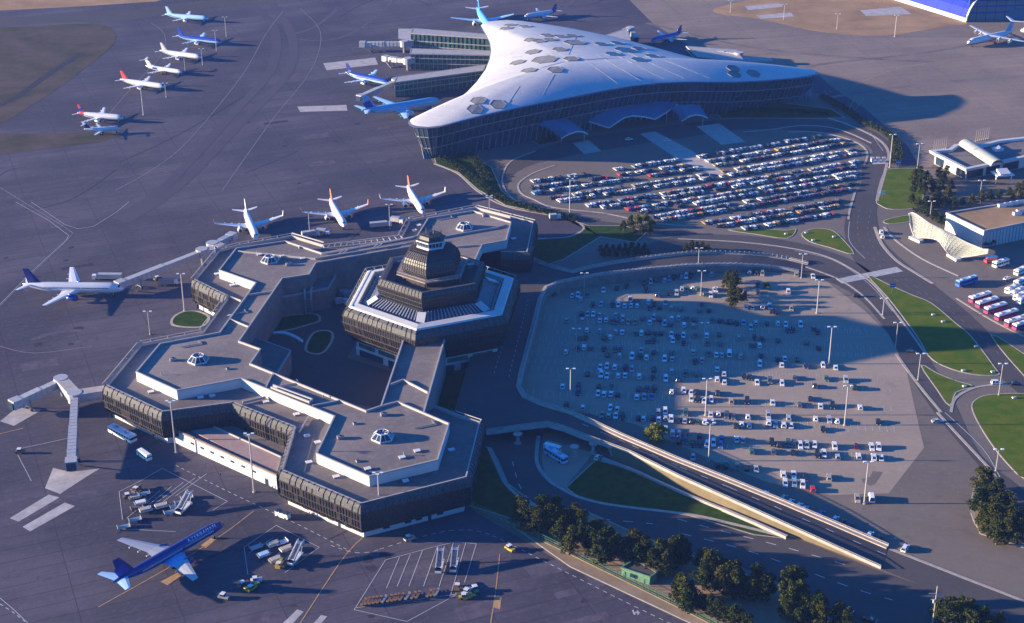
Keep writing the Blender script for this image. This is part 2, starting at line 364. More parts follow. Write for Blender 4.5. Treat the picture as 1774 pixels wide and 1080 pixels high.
lines('apron_stand_lines', [
    tile(0, 350, Z, [(80, 0), (250, 95), (352, 172), (340, 195), (160, 360), (0, 525)]), tile(0, 350, Z, [(160, 0), (330, 115), (400, 138), (480, 125), (600, 50), (660, 0)]),
    tile(0, 715, Z, [(610, 405), (720, 350), (830, 285), (1000, 372), (1165, 455)]), tile(0, 715, Z, [(610, 405), (628, 550)]), tile(0, 715, Z, [(1165, 455), (1090, 500)]),
    tile(0, 715, Z, [(600, 595), (900, 610)]), tile(0, 715, Z, [(1250, 690), (1270, 830)]), tile(0, 715, Z, [(1250, 690), (1415, 578), (1635, 690)]), tile(0, 715, Z, [(1635, 690), (1460, 820)]),
    tile(590, 715, Z, [(70, 1010), (230, 755)]), tile(590, 715, Z, [(230, 755), (470, 690), (590, 662)]), tile(590, 715, Z, [(590, 662), (696, 672)]), tile(590, 715, Z, [(696, 672), (635, 870)]),
    tile(590, 715, Z, [(70, 1010), (340, 1070)]), tile(590, 715, Z, [(340, 1070), (590, 935)]), tile(590, 715, Z, [(80, 1000), (600, 930)]),
    tile(590, 715, Z, [(302, 740), (235, 900)]), tile(590, 715, Z, [(358, 725), (290, 890)]), tile(590, 715, Z, [(420, 705), (350, 890)]), tile(590, 715, Z, [(495, 690), (425, 890)]), tile(590, 715, Z, [(578, 668), (505, 890)]), tile(590, 715, Z, [(642, 665), (565, 930)]),
    tile(0, 715, Z, [(0, 950), (60, 1000), (150, 1085)]), tile(0, 715, Z, [(80, 195), (160, 350)]), tile(0, 715, Z, [(80, 190), (400, 120)])] +
    [tile(0, 715, Z, [(650 + k * 62, 500 - k * 28 + 40), (820 + k * 60, 400 - k * 22)]) for k in range(5)] +
    [tile(0, 715, Z, [(1275 + k * 50, 720 + k * 22), (1400 + k * 45, 640 + k * 14)]) for k in range(4)], 'line paint', .05, .22, sm=False)
lines('apron_road_dashes', [tile(590, 715, Z, [(200, 700), (400, 640), (560, 605), (690, 605), (800, 640), (960, 720), (1200, 840), (1500, 990), (1774, 1120)]),
    tile(0, 715, Z, [(900, 270), (1200, 420), (1500, 560), (1774, 700)]), tile(590, 715, Z, [(-50, 680), (60, 715), (150, 715), (200, 700)]), tile(0, 715, Z, [(0, 980), (90, 1040), (160, 1100)])], 'line paint', .05, .3, (1.6, 1.6))
lines('apron_taxi_lines', [[(170, 1052), (290, 985), (380, 930), (440, 885)], [(520, 1080), (600, 960), (650, 915)], [(850, 1080), (858, 1030), (866, 960)], [(0, 752), (40, 742)],
    [(1174, 210), (1230, 160), (1330, 120), (1400, 105)], [(1428, 158), (1462, 194), (1482, 168)], [(1476, 198), (1498, 168)], [(1435, 160), (1480, 148), (1550, 120), (1650, 104)]], 'yellow line', .045, .35)
lines('far_taxi_lines', [[(0, 325), (60, 362), (118, 398), (120, 412), (60, 470), (0, 530)], [(200, 330), (270, 290), (330, 240), (420, 130), (460, 60), (490, 20)], [(385, 330), (470, 210), (540, 120), (555, 55), (520, 15)],
    [(0, 600), (60, 612), (160, 600)], [(262, 40), (285, 60), (280, 95), (230, 150), (170, 220)]], 'worn line', .045, .5)
# tyre-worn tracks of the taxiways
lines('taxi_tracks', [[(200, 380), (290, 320), (400, 200), (470, 120), (475, 50), (440, 10)], [(215, 385), (310, 322), (425, 205), (500, 125), (505, 60), (470, 5)]], 'taxi track', .036, 6.5)
lines('rolling_tracks', [[(1300, 140), (1420, 112), (1600, 92), (1774, 60)], [(1120, 40), (1300, 82), (1480, 100), (1620, 108)], [(1430, 170), (1600, 146), (1800, 130)]], 'pale apron track', .036, 4.0)
rg_ = random.Random(5)
segs = []
for k in range(26):
    x, y = rg_.choice([(rg_.uniform(-50, 560), rg_.uniform(260, 640)), (rg_.uniform(0, 600), rg_.uniform(860, 1070)), (rg_.uniform(400, 1000), rg_.uniform(5, 130))]); l_ = rg_.uniform(60, 220); c_ = rg_.uniform(-.25, .25); sl_ = rg_.uniform(-.6, -.1)
    segs.append([(x + l_ * t, y + l_ * t * sl_ + c_ * l_ * math.sin(t * 3.1)) for t in (0, .25, .5, .75, 1)])
lines('tyre_marks', segs[:14], 'tyre rubber', .027, .9); lines('tyre_sweeps', segs[14:], 'worn paving', .024, 2.6)
a = M()
for k in range(60):
    x, y = rg_.choice([(rg_.uniform(-50, 600), rg_.uniform(860, 1075)), (rg_.uniform(0, 160), rg_.uniform(300, 640)), (rg_.uniform(620, 1050), rg_.uniform(960, 1075)), (rg_.uniform(350, 700), rg_.uniform(200, 330))])
    if k % 2:
        c = P(x, y, .018 + k * .00003); r_ = rg_.uniform(.8, 2.6); a.poly([c + Vector((r_ * rg_.uniform(.6, 1.2) * math.cos(t), r_ * rg_.uniform(.6, 1.2) * math.sin(t), 0)) for t in [2 * math.pi * i / 11 for i in range(11)]], 'tyre rubber')
    else: c = P(x, y, .016 + k * .00003); a.box(c, (rg_.choice([7.3, 14.8]), rg_.choice([3.5, 7.3]), .004), rg_.choice(['worn paving', 'worn paving', 'tyre rubber']) if k % 6 == 0 else 'worn paving', rz=PHI)
struct('apron_repairs', a)
# T-shaped glyph on the service road
a = M(); 
for q in (tile(590, 715, Z, [(1492, 1012), (1500, 1010), (1512, 1034), (1502, 1036)]), tile(590, 715, Z, [(1510, 1020), (1534, 1022), (1534, 1028), (1510, 1027)]), tile(590, 715, Z, [(1518, 1014), (1525, 1014), (1528, 1036), (1520, 1036)])): a.poly(ccw(PL(q, .055)), 'line paint')
struct('painted_road_mark', a)

# lawns with kerbs
LAWNS = [
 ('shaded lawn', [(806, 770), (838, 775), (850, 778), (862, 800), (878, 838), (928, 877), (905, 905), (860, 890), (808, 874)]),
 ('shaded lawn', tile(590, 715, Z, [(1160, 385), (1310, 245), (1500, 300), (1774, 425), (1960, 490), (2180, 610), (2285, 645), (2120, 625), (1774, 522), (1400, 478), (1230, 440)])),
 ('grass', [(1505, 478), (1539, 494), (1580, 512), (1613, 526), (1654, 560), (1681, 583), (1722, 637), (1727, 650), (1681, 648), (1635, 634), (1610, 617), (1594, 590), (1573, 560), (1539, 516)]),
 ('grass', [(1597, 634), (1624, 648), (1660, 662), (1684, 670), (1655, 680), (1645, 702), (1625, 676)]),
 ('grass', [(1718, 581), (1774, 614), (1850, 660), (1850, 720), (1774, 650)]),
 ('grass', [(1390, 405), (1411, 397), (1438, 399), (1455, 411), (1478, 440), (1438, 429), (1404, 419)]),
 ('grass', [(1265, 399), (1320, 398), (1363, 400), (1378, 398), (1363, 413), (1310, 406)]),
 ('grass', [(1532, 300), (1553, 293), (1604, 296), (1600, 330), (1590, 358), (1546, 363), (1526, 356), (1519, 345)]),
 ('grass', [(1534, 382), (1573, 374), (1578, 383), (1540, 388)]),
 ('grass', [(1685, 707), (1692, 693), (1715, 685), (1774, 683), (1900, 690), (1900, 880), (1774, 828), (1765, 823), (1729, 783), (1700, 740)]),
 ('dirt', [(1695, 830), (1705, 822), (1722, 822), (1774, 900), (1850, 960), (1850, 1000), (1774, 948), (1700, 925), (1684, 890)]),
 ('dirt', [(880, 905), (935, 880), (1010, 885), (1100, 925), (1200, 965), (1330, 1010), (1440, 1075), (1600, 1150), (1300, 1130), (1195, 1078), (990, 982)]),
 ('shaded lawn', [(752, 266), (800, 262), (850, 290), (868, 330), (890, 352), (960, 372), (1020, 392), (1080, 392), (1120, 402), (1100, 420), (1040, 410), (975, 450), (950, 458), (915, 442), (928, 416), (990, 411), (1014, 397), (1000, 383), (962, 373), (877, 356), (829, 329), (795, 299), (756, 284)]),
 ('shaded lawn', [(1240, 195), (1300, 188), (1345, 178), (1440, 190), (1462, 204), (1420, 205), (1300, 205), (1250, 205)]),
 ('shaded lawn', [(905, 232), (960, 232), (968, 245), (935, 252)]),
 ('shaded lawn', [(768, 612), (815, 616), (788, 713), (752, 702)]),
]
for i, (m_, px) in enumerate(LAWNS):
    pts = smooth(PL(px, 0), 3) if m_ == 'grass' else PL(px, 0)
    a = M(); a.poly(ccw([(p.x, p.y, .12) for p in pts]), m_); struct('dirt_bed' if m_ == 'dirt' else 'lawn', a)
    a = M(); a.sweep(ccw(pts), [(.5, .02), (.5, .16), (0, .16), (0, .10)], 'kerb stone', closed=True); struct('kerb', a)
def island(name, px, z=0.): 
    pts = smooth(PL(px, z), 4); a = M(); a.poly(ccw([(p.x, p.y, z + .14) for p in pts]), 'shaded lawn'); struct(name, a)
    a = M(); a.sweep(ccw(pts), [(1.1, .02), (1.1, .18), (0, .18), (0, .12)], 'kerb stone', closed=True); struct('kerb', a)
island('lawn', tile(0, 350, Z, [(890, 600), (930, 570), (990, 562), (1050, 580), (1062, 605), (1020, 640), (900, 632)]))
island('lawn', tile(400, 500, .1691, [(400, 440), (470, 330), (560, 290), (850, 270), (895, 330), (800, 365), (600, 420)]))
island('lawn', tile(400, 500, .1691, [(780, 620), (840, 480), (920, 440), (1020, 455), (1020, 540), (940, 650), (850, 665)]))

# kerb lines along the roads
kerb('kerb', [tile(1174, 350, Z, [(1010, 130), (1045, 215), (1120, 300), (1220, 365), (1310, 420)]), tile(1174, 0, Z, [(770, 605), (900, 650), (1030, 715), (1080, 780), (1070, 850), (1040, 960), (1020, 1030)])], 1.6)
kerb('kerb', [tile(1174, 350, Z, [(560, 300), (760, 370), (850, 410), (960, 490), (1060, 600)]), tile(1174, 350, Z, [(0, 190), (300, 205), (560, 235), (760, 280), (900, 350), (1010, 430), (1110, 560), (1200, 680), (1270, 780)])], 1.0)
kerb('kerb', [[(961, 287), (925, 300), (899, 318), (903, 335), (925, 346), (960, 360), (1048, 370), (1120, 385), (1190, 392)], [(928, 262), (885, 280), (871, 305), (873, 325), (890, 346), (928, 364), (1000, 382)]], 1.0)
kerb('kerb', [tile(1190, 200, .1944, [(500, 150), (740, 130), (1000, 95), (1250, 105), (1450, 160), (1646, 250)]), tile(1190, 200, .1944, [(900, 150), (1150, 150), (1400, 200), (1560, 270), (1610, 350), (1580, 440)]), tile(1190, 200, .1944, [(1500, 680), (1450, 850), (1440, 930)])], 1.2)
kerb('kerb', [tile(590, 715, Z, [(1015, 120), (1005, 250), (1060, 340), (1150, 400), (1240, 440), (1400, 476), (1774, 522), (1960, 560), (2285, 640)]), tile(590, 715, Z, [(760, 180), (800, 270), (850, 370), (940, 450), (1000, 482)])], 1.5)
kerb('kerb', [tile(1174, 350, Z, [(1120, 780), (1220, 920), (1350, 1079)]), tile(1174, 715, Z, [(1330, 0), (1450, 130), (1610, 300)]), tile(1174, 715, Z, [(1540, 340), (1510, 460), (1530, 570), (1620, 640), (1774, 690)])], 1.2)
kerb('kerb', [tile(1174, 350, Z, [(1400, 1079), (1420, 1010), (1500, 960), (1600, 940), (1774, 935)]), tile(1174, 350, Z, [(1060, 130), (1110, 190), (1250, 290), (1440, 380)]), tile(1174, 350, Z, [(1430, 495), (1600, 600), (1774, 690)])], 1.2)
kerb('kerb', [[(752, 284), (793, 301), (827, 331), (877, 358), (962, 375), (1000, 385), (1011, 397), (985, 411), (925, 414)]], 1.0)
kerb('kerb', [[(1541, 951), (1640, 990), (1774, 1042), (1850, 1072)]], 1.3)
lines('road_lines', [tile(1174, 350, Z, [(880, 100), (880, 200), (960, 290)]), tile(1174, 350, Z, [(600, 250), (800, 300), (980, 420), (1100, 560)]), [(1508, 230), (1530, 262)], [(838, 560), (810, 700)], tile(1174, 715, Z, [(1370, 0), (1560, 180), (1650, 330)])], 'line paint', .085, .3)
lines('worn_road_dashes', [tile(1174, 350, Z, [(930, 40), (925, 180), (1000, 290), (1120, 400), (1400, 560), (1700, 830), (1774, 900)]), tile(1174, 350, Z, [(990, 40), (975, 180), (1060, 300), (1200, 420), (1420, 560)])], 'worn line', .085, .3, (3, 5))
lines('road_dashes', [[(1545, 974), (1640, 1010), (1774, 1063)], 
    tile(1174, 715, Z, [(0, 545), (200, 600), (400, 650), (640, 715), (860, 780)]), tile(1174, 715, Z, [(20, 620), (300, 690), (600, 790), (900, 900), (1100, 960)]), tile(590, 715, Z, [(880, 250), (930, 400), (1050, 500), (1300, 540), (1600, 570)])], 'line paint', .085, .35, (3.5, 4.5))
# zebra crossings
a = M()
for k in range(7):
    p = P(1008 + k * 0 + 517, 280 + k * 0, .085)
for (x0, y0, x1, y1, n) in ((1456, 487, 1556, 467, 22),):
    for k in range(n):
        t = k / (n - 1); c = P(x0 + (x1 - x0) * t, y0 + (y1 - y0) * t, .09); a.box(c, (1.7, 5.5, .004), 'line paint', rz=.35)
for k in range(12):
    t = k / 11; c = P(1511 + 30 * t, 281 - 1 * t, .09); a.box(c, (.9, 7, .004), 'line paint')
struct('zebra_crossing', a)
# parking bays of the old car park
rd = P(1523, 776) - P(1244, 760); ROWA = math.atan2(rd.y, rd.x)
a = M(); dirr = Vector((math.cos(ROWA), math.sin(ROWA), 0)); perp = Vector((-dirr.y, dirr.x, 0)); lotw = [(p.x, p.y) for p in PL(OLDLOT, 0)]
for (x, y) in ((1450, 655), (1400, 667), (1350, 697), (1350, 733), (1400, 736), (1400, 780), (1450, 787), (1200, 600), (1200, 560), (1150, 650), (1100, 690), (1100, 620), (1150, 730), (1350, 608), (1380, 570), (1300, 560), (1050, 560), (1250, 590), (1200, 640), (1050, 600)):
    c = P(x, y, .06)
    for k in range(-26, 27):
        q = c + dirr * k * 2.7
        if inside((q.x, q.y), lotw) and inside((q.x + 8 * dirr.x, q.y), lotw): a.box(q, (.14, 4.6, .004), 'line paint', rz=ROWA)
struct('parking_bay_lines', a)
a = M(); a.poly(ccw(PL(tile(1174, 715, Z, [(1000, 300), (1050, 305), (1010, 365), (985, 375), (950, 360), (940, 340), (985, 330)]), .062)), 'landside asphalt'); struct('asphalt_patch', a)
# ------------------------------------------------------------------ the old terminal
T1T = lambda pts: tile(320, 350, .1691, pts)
T3T = lambda pts: tile(160, 500, .1691, pts)
T5T = lambda pts: tile(160, 640, .1691, pts)
T6T = lambda pts: tile(420, 640, .248, pts)
T2T = lambda pts: tile(560, 340, .2142, pts)
T7T = lambda pts: tile(640, 560, .14656, pts)
ZL, ZU, ZR = 14.5, 17.5, 13.2
U = [(547.7, 785), (639.5, 824.8), (758.5, 796), (778.4, 733), (689, 694.6), (660.6, 702), (634.5, 710.7), (434, 629.4), (451.7, 604), (414.5, 590.5), (489.1, 481.9), (535.6, 475.1), (547.5, 454.8),
     (765, 417), (752, 447), (823.5, 449), (835.3, 423.5), (877, 416), (885.6, 383.9), (820, 364.6), (741, 377.5), (722, 408.5), (557.6, 437.9), (494.2, 416.8), (408.8, 429.5), (379.2, 467.5), (442.6, 489.5),
     (379.8, 575.3), (276.7, 594.7), (235.3, 643.7), (306.3, 676), (417, 655.2), (578.7, 720.6)]
UW = [P(x, y, ZU) for x, y in U]
LO = [(488.2, 813.6), (625.8, 871.9), (808, 826), (831.7, 730.5), (787, 715.6), (752, 702), (690, 735), (600, 745), (600, 718), (427, 645), (400, 600), (425, 540), (470, 478), (545, 447), (700, 422), (760, 400), (850, 410), (868.4, 436.4),
      (913.4, 436.4), (924.1, 383.9), (823.5, 358.2), (710, 379.6), (692.8, 411.8), (561.8, 424.4), (506, 407.5), (416, 423), (379.2, 432), (336, 483.6), (395, 512.7), (349.4, 574.4), (243.7, 594.7), (183.7, 666.6), (281.8, 712.7), (403.5, 696.7), (510.5, 739.2)]
LW = [P(x, y, ZL) for x, y in LO]
org = P(460, 600, 0)
old = thing('old_terminal', org, 'low brown and white terminal of linked hexagonal pavilions with flat grey roofs', 'terminal')
uu = UW if ccw(UW) == UW else UW[::-1]
ll = LW if ccw(LW) == LW else LW[::-1]
def wallmesh(pts, z0, z1, m, segs=None, out=0.):
    a = M(); n = len(pts)
    for i in range(n):
        if segs is not None and i not in segs: continue
        p, q = pts[i], pts[(i + 1) % n]
        a.add([(p.x, p.y, z0), (q.x, q.y, z0), (q.x, q.y, z1), (p.x, p.y, z1)], [(0, 1, 2, 3)], m)
    return a
nU = len(U)
court = set(range(5, 15))          # walls that face the courtyard
wallmesh(UW, 0, ZU - .01, 'stone wall', court).build('courtyard_wall', old)
wallmesh(UW, ZR - .3, ZU - .01, 'white wall', set(range(nU)) - court).build('white_wall', old)
a = M(); a.poly([(p.x, p.y, ZU - .8) for p in uu], 'roof felt'); a.build('upper_roof', old)
a = M(); a.sweep(uu, [(.12, ZU - .55), (.12, ZU), (-.45, ZU), (-.45, ZU - .85)], 'parapet', closed=True, z=0)
def low(pa, pts, z=ZU, h=.0, wd=.4, m='parapet'):
    for i in range(len(pts) - 1):
        p, q = P(*pts[i], z), P(*pts[i + 1], z)
        pa.beam((p.x, p.y, z - .5), (q.x, q.y, z - .5), wd, 1.0, m)
for q in (T3T([(1415, 310), (1600, 385)]), T1T([(655, 945), (895, 910)]), T6T([(165, 120), (212, 28)]), T6T([(490, 250), (675, 215)]), T1T([(545, 498), (1345, 578)]), T1T([(1345, 578), (1774, 490)]), T2T([(860, 345), (1110, 300), (1400, 250), (1480, 225)]), T2T([(1080, 405), (1280, 388)])): low(a, q)
a.build('parapet', old)
a = M(); a.poly([(p.x, p.y, ZR) for p in ll], 'terrace felt'); a.build('lower_roof', old)
# lower roof parapet and the outer walls
nL = len(LO)
outer = [i for i in range(nL) if i < 5 or i >= 17]
a = M()
def chain(idx): return [LW[i % nL] for i in idx]
front = chain(range(30, nL + 6))     # 30: west pavilion top ... round to the east neck
# winding: make the right side of travel the outside
def out_right(pts):
    c = sum((Vector((p.x, p.y)) for p in LW), Vector((0, 0))) / nL
    return pts
full = chain(range(17, nL + 6))
sgn = 1 if ccw(LW) == LW else -1
a.sweep(full, [(.1 * sgn, -.7), (.1 * sgn, 0), (-.45 * sgn, 0), (-.45 * sgn, -1.35)], 'parapet')
for q in (T6T([(460, 330), (395, 430)]), T3T([(1400, 75), (1520, 118)]), T5T([(1540, 330), (1774, 275)])): low(a, q, ZL)
a.build('lower_parapet', old)
# bulging bronze facades
frnd = random.Random(9)
BAND = [(31, 35), (35, 38), (27, 28)]   # chains of LO indices with bronze glazing
def facade(parent, pts, s, prof, top='bronze panel', glass='bronze glass', split=3, step=1.3, fin=.22, nm='facade_glazing', mm='bronze metal'):
    a = M(); pr = [(o * s, h) for o, h in prof]
    a.sweep(pts, pr, glass, ms=lambda j, i: top if j < split else glass); a.build(nm, parent)
    f = M()
    for i in range(len(pts) - 1):
        p, q = pts[i], pts[i + 1]; d = (q - p); L_ = d.length; d.normalize(); nn = Vector((d.y, -d.x, 0)) * s; n = max(1, int(L_ / step))
        for k in range(n + 1):
            b = p + d * L_ * k / n
            for j in range(len(prof) - 1):
                if (k % 2 and j < split) or frnd.random() < .13: continue
                o0, h0 = prof[j]; o1, h1 = prof[j + 1]
                f.beam(b + nn * (o0 + .12) + Vector((0, 0, h0)), b + nn * (o1 + .12) + Vector((0, 0, h1)), .16, .3, mm)
    for o_, h_ in prof[split:]:
        f.sweep(pts, [((o_ + .25) * s, h_ - .12), ((o_ + .25) * s, h_ + .12), ((o_) * s, h_ + .12)], mm)
    f.build('mullions', parent)
PROF = [(0, 0), (.7, -.25), (1.5, -1.3), (1.9, -3.2), (1.9, -6.0), (1.7, -9.0), (1.3, -10.6)]
facade(old, chain(range(31, 34)), sgn, PROF)
facade(old, chain(range(33, nL + 1)), sgn, PROF)
facade(old, chain(range(35, nL + 5)), sgn, PROF)
facade(old, chain([27, 28]), sgn, PROF)
facade(old, chain([17, 18, 19]), sgn, PROF)
# flat brown walls behind the rails on the north and west edges
a = M()
for i in (19, 20, 21, 22, 23, 24, 25, 26, 28, 29, 30, 4):
    p, q = LW[i % nL], LW[(i + 1) % nL]
    a.add([(p.x, p.y, 0), (q.x, q.y, 0), (q.x, q.y, ZL - .6), (p.x, p.y, ZL - .6)], [(0, 1, 2, 3)], 'stone wall')
a.build('outer_wall', old)
a = M()     # the set back white ground floor and the floor above it
a.sweep(chain([17, 18, 19, 20]), [(1.3 * sgn, -10.6), (-1.2 * sgn, -10.7), (-1.2 * sgn, -14.5)], 'white wall'); a.build('ground_floor', old); a = M()
a.sweep(chain([27, 28]), [(1.3 * sgn, -10.6), (-.8 * sgn, -10.7), (-.8 * sgn, -14.5)], 'white wall'); a.build('ground_floor', old); a = M()
a.sweep(chain(range(31, nL + 5)), [(1.3 * sgn, -10.6), (-1.2 * sgn, -10.7), (-1.2 * sgn, -14.5)], 'white wall')
a.build('ground_floor', old)
a = M(); 
for (i, j) in ((31, 32), (0, 1), (1, 2), (27, 28)):
    p, q = LW[i % nL], LW[j % nL]; d = (q - p); L_ = d.length; d.normalize(); nn = Vector((d.y, -d.x, 0)) * sgn
    for k in range(2, int(L_ / 4)):
        if k % 5 == 3: continue
        c = p + d * (k * 4 + 1) + nn * (-1.18 if i != 27 else -.78); wd_ = 2.4 if k % 3 else 1.2
        a.box((c.x, c.y, 1.7 if k % 3 else 1.2), (wd_, .12, 1.1 if k % 3 else 2.3), 'dark glass', rz=ang(p, q))
a.build('ground_floor_windows', old)
# rails on brackets outside the parapet
a = M()
for idx, off in (((24, 25, 26, 27), 1.4), ((28, 29, 30, 31), 1.4), ((22, 21, 20, 19), -1.4), ((35, 34), 0), ((3 , 4), 1.0)):
    pts = chain(idx) if idx[0] != 3 else [LW[3], LW[4]]
    s2 = sgn if off > 0 else sgn
    pr = [(abs(off) * s2 * (1 if idx[0] < idx[-1] else -1), 0)]
    for i in range(len(pts) - 1):
        p, q = pts[i], pts[i + 1]; d = (q - p); L_ = d.length; d.normalize(); nn = Vector((d.y, -d.x, 0)) * pr[0][0]
        a.beam(p + nn + Vector((0, 0, .3)), q + nn + Vector((0, 0, .3)), .22, .3, 'parapet')
        for k in range(int(L_ / 7) + 1):
            b = p + d * min(L_, k * 7); a.beam(b, b + nn + Vector((0, 0, .3)), .25, .3, 'parapet')
    a.build('edge_rail', old); a = M()
# long gallery between the two northern pavilions: rails and roof strips
a = M()
for (q0, q1, z) in (((561.8, 424.4), (693, 408), 15.2), ((556, 431), (700, 415), 14.8), ((506, 404), (561, 420), 15.2), ((545, 448), (705, 422), 18.0), ((556, 441), (716, 412), 18.0)):
    a.beam(P(*q0, z), P(*q1, z), .5, .5, 'parapet')
for k in range(14):
    t = k / 13; p = P(561.8 + 131 * t, 424.4 - 16.4 * t, 15.2); q = P(556 + 144 * t, 431 - 16 * t, 14.8); a.beam(p, q, .3, .3, 'parapet')
for k in (.25, .3, .62, .67): p = P(545 + 160 * k, 448 - 26 * k, 18.); q = P(556 + 160 * k, 441 - 29 * k, 18.); a.beam(p, q, .4, .5, 'parapet')
a.build('gallery_rails', old)
# roof dormer strip
a = M(); 
for q in (T6T([(215, 115), (490, 215)]), T6T([(200, 130), (470, 232)])): a.beam(P(*q[0], ZU), P(*q[1], ZU), .5, 1.2, 'parapet')
a.beam(P(*T6T([(470, 232)])[0], ZU), P(*T6T([(490, 215)])[0], ZU), .5, 1.2, 'parapet')
a.build('roof_upstand', old)
# skylights
def skylight(px, r, h, base=ZU - .8):
    c = P(px[0], px[1], base); a = M(); rings = []
    for rr, hh in ((r, 0), (r, .7), (r * .55, h), (r * .2, h * .9)): rings.append([(c.x + rr * math.cos(PHI + k * math.pi / 3), c.y + rr * math.sin(PHI + k * math.pi / 3), c.z + hh) for k in range(6)])
    a.loft(rings, 'dark glass', mf=lambda i, j: 'parapet' if i == 0 else 'dark glass'); s_ = a.build('skylight', old)
    b = M()
    for k in range(6):
        for i in (1, 2): b.beam(rings[i][k], rings[i + 1][k], .22, .22, 'white paint')
        for i in (1, 2): b.beam(rings[i][k], rings[i][(k + 1) % 6], .22, .22, 'white paint')
        m0 = Vector(rings[1][k]).lerp(Vector(rings[1][(k + 1) % 6]), .5); m1 = Vector(rings[2][k]).lerp(Vector(rings[2][(k + 1) % 6]), .5); b.beam(m0, m1, .14, .14, 'white paint')
    b.build('skylight_frame', s_)
skylight((663, 760), 4.3, 2.6); skylight((344, 626), 4.3, 2.6); skylight((468, 453), 4.3, 2.6); skylight((805, 396), 4.3, 2.6)
for q, z in [(p, ZR) for p in T6T([(655, 755), (1140, 785), (1460, 568), (165, 232), (378, 320), (465, 655), (525, 515), (450, 470)])] + [(p, ZR) for p in T5T([(600, 240), (1110, 295), (1230, 280)])] + [(p, ZU - .8) for p in T6T([(1220, 575), (875, 700), (1115, 620)])] + [(p, ZR) for p in T1T([(490, 860), (330, 745)])] + [(p, ZU - .8) for p in T1T([(765, 545), (1000, 560), (1210, 585)])] + [(p, ZR) for p in T2T([(735, 280), (770, 240), (1540, 350)])]:
    c = P(q[0], q[1], z); a = M(); a.box((c.x, c.y, z + .25), (1.9, 1.5, .5), 'parapet', rz=PHI); a.box((c.x, c.y, z + .55), (2.3, 1.8, .12), 'white paint', rz=PHI); a.build('roof_vent', old)
# sign frame on the white wall: faded gilt letters seen from the side
a = M(); 
for k in range(26):
    t = k / 25; p = P(460 + 70 * t, 682 + 31 * t, ZR + .2); h = 1.5 if k % 7 else 2.6
    a.beam((p.x, p.y, ZR), (p.x, p.y, ZR + h), .35, .3, 'bronze metal')
    if k % 3 == 0: a.box((p.x + .3, p.y, ZR + h * .6), (.8, .3, .3), 'bronze metal', rz=-.6)
a.build('sign_letters', old)
# rooftop clutter: ducts, pipes, air units
def onroof(pts): return inside(pts, [(p.x, p.y) for p in UW])
for k, (x, y) in enumerate([(590, 760), (700, 790), (735, 740), (615, 735), (665, 720), (280, 650), (330, 600), (395, 640), (300, 625), (430, 500), (410, 545), (520, 430), (500, 460), (445, 440), (770, 380), (850, 395), (840, 375), (560, 690), (500, 668), (620, 800)]):
    c = P(x, y, ZU - .8); a = M(); kk = k % 4
    if kk == 0: a.box(c + Vector((0, 0, .6)), (2.4, 1.6, 1.1), 'grey panel', rz=PHI); a.cyl(c + Vector((0, 0, 1.1)), c + Vector((0, 0, 1.35)), .55, .55, 'rubber', 10); a.build('air_unit', old)
    elif kk == 1: a.cyl(c, c + Vector((0, 0, 1.2)), .18, .18, 'steel', 8); a.cyl(c + Vector((0, 0, 1.2)), c + Vector((0, 0, 1.45)), .38, .1, 'steel', 8); a.build('vent_pipe', old)
    elif kk == 2:
        d_ = Vector((math.cos(PHI), math.sin(PHI), 0)); a.beam(c + Vector((0, 0, .35)) - d_ * 4, c + Vector((0, 0, .35)) + d_ * 4, .35, .3, 'steel'); a.beam(c + Vector((0, 0, .35)) + d_ * 4, c + Vector((0, 0, .35)) + d_ * 4 + Vector((-d_.y, d_.x, 0)) * 3, .35, .3, 'steel'); a.build('roof_duct', old)
    else: a.box(c + Vector((0, 0, .25)), (1.3, 1.3, .5), 'parapet', rz=PHI); a.box(c + Vector((0, 0, .55)), (1.0, 1.0, .15), 'dark glass', rz=PHI); a.build('roof_hatch', old)
# courtyard annexes
a = M(); an = PL([(590.5, 460.7), (569.4, 498.8), (477.2, 515.7), (490, 478), (540, 462), (552, 450)], 10.)
a.prism(an, 0, 9.6, 'stone wall', 'terrace felt'); a.sweep(ccw(an), [(.1, 9.2), (.1, 10.1), (-.4, 10.1), (-.4, 9.5)], 'parapet', closed=True, z=0); a.build('courtyard_annex', old)
a = M(); an = PL([(432, 581), (504, 607.4), (481, 645.4), (440, 630), (420, 600)], 9.5)
a.prism(an, 0, 9.1, 'stone wall', 'terrace felt'); a.sweep(ccw(an), [(.1, 8.7), (.1, 9.6), (-.4, 9.6), (-.4, 9.0)], 'parapet', closed=True, z=0); a.build('courtyard_annex', old)
# curved duct ladder on the annex wall
a = M()
for dx in (-1.4, 1.4):
    b0 = P(535, 545, 0); path = [b0 + Vector((dx, 0, 0)), b0 + Vector((dx, 0, 7)), b0 + Vector((dx, .8, 9.5)), b0 + Vector((dx, 2.2, 11)), b0 + Vector((dx, 4, 11.2)), b0 + Vector((dx, 6, 10.2))]
    for i in range(len(path) - 1): a.cyl(path[i], path[i + 1], .55, .55, 'steel', 8)
for k in range(6): a.box(b0 + Vector((0, -.2, 1 + k * 1.3)), (3.4, .8, .3), 'steel')
a.build('exhaust_duct', old)
a = M(); b0 = P(487, 586, 9.6)
for k in range(5):
    t0, t1 = k / 5, (k + 1) / 5
    f_ = lambda t: b0 + Vector((-3 + 12 * t, 1 - 2 * t, 2.6 * math.sin(math.pi * (.25 + .6 * t)) - 2.5 * t * t))
    a.beam(f_(t0), f_(t1), 2.0, .5, 'steel')
a.build('air_duct', old)

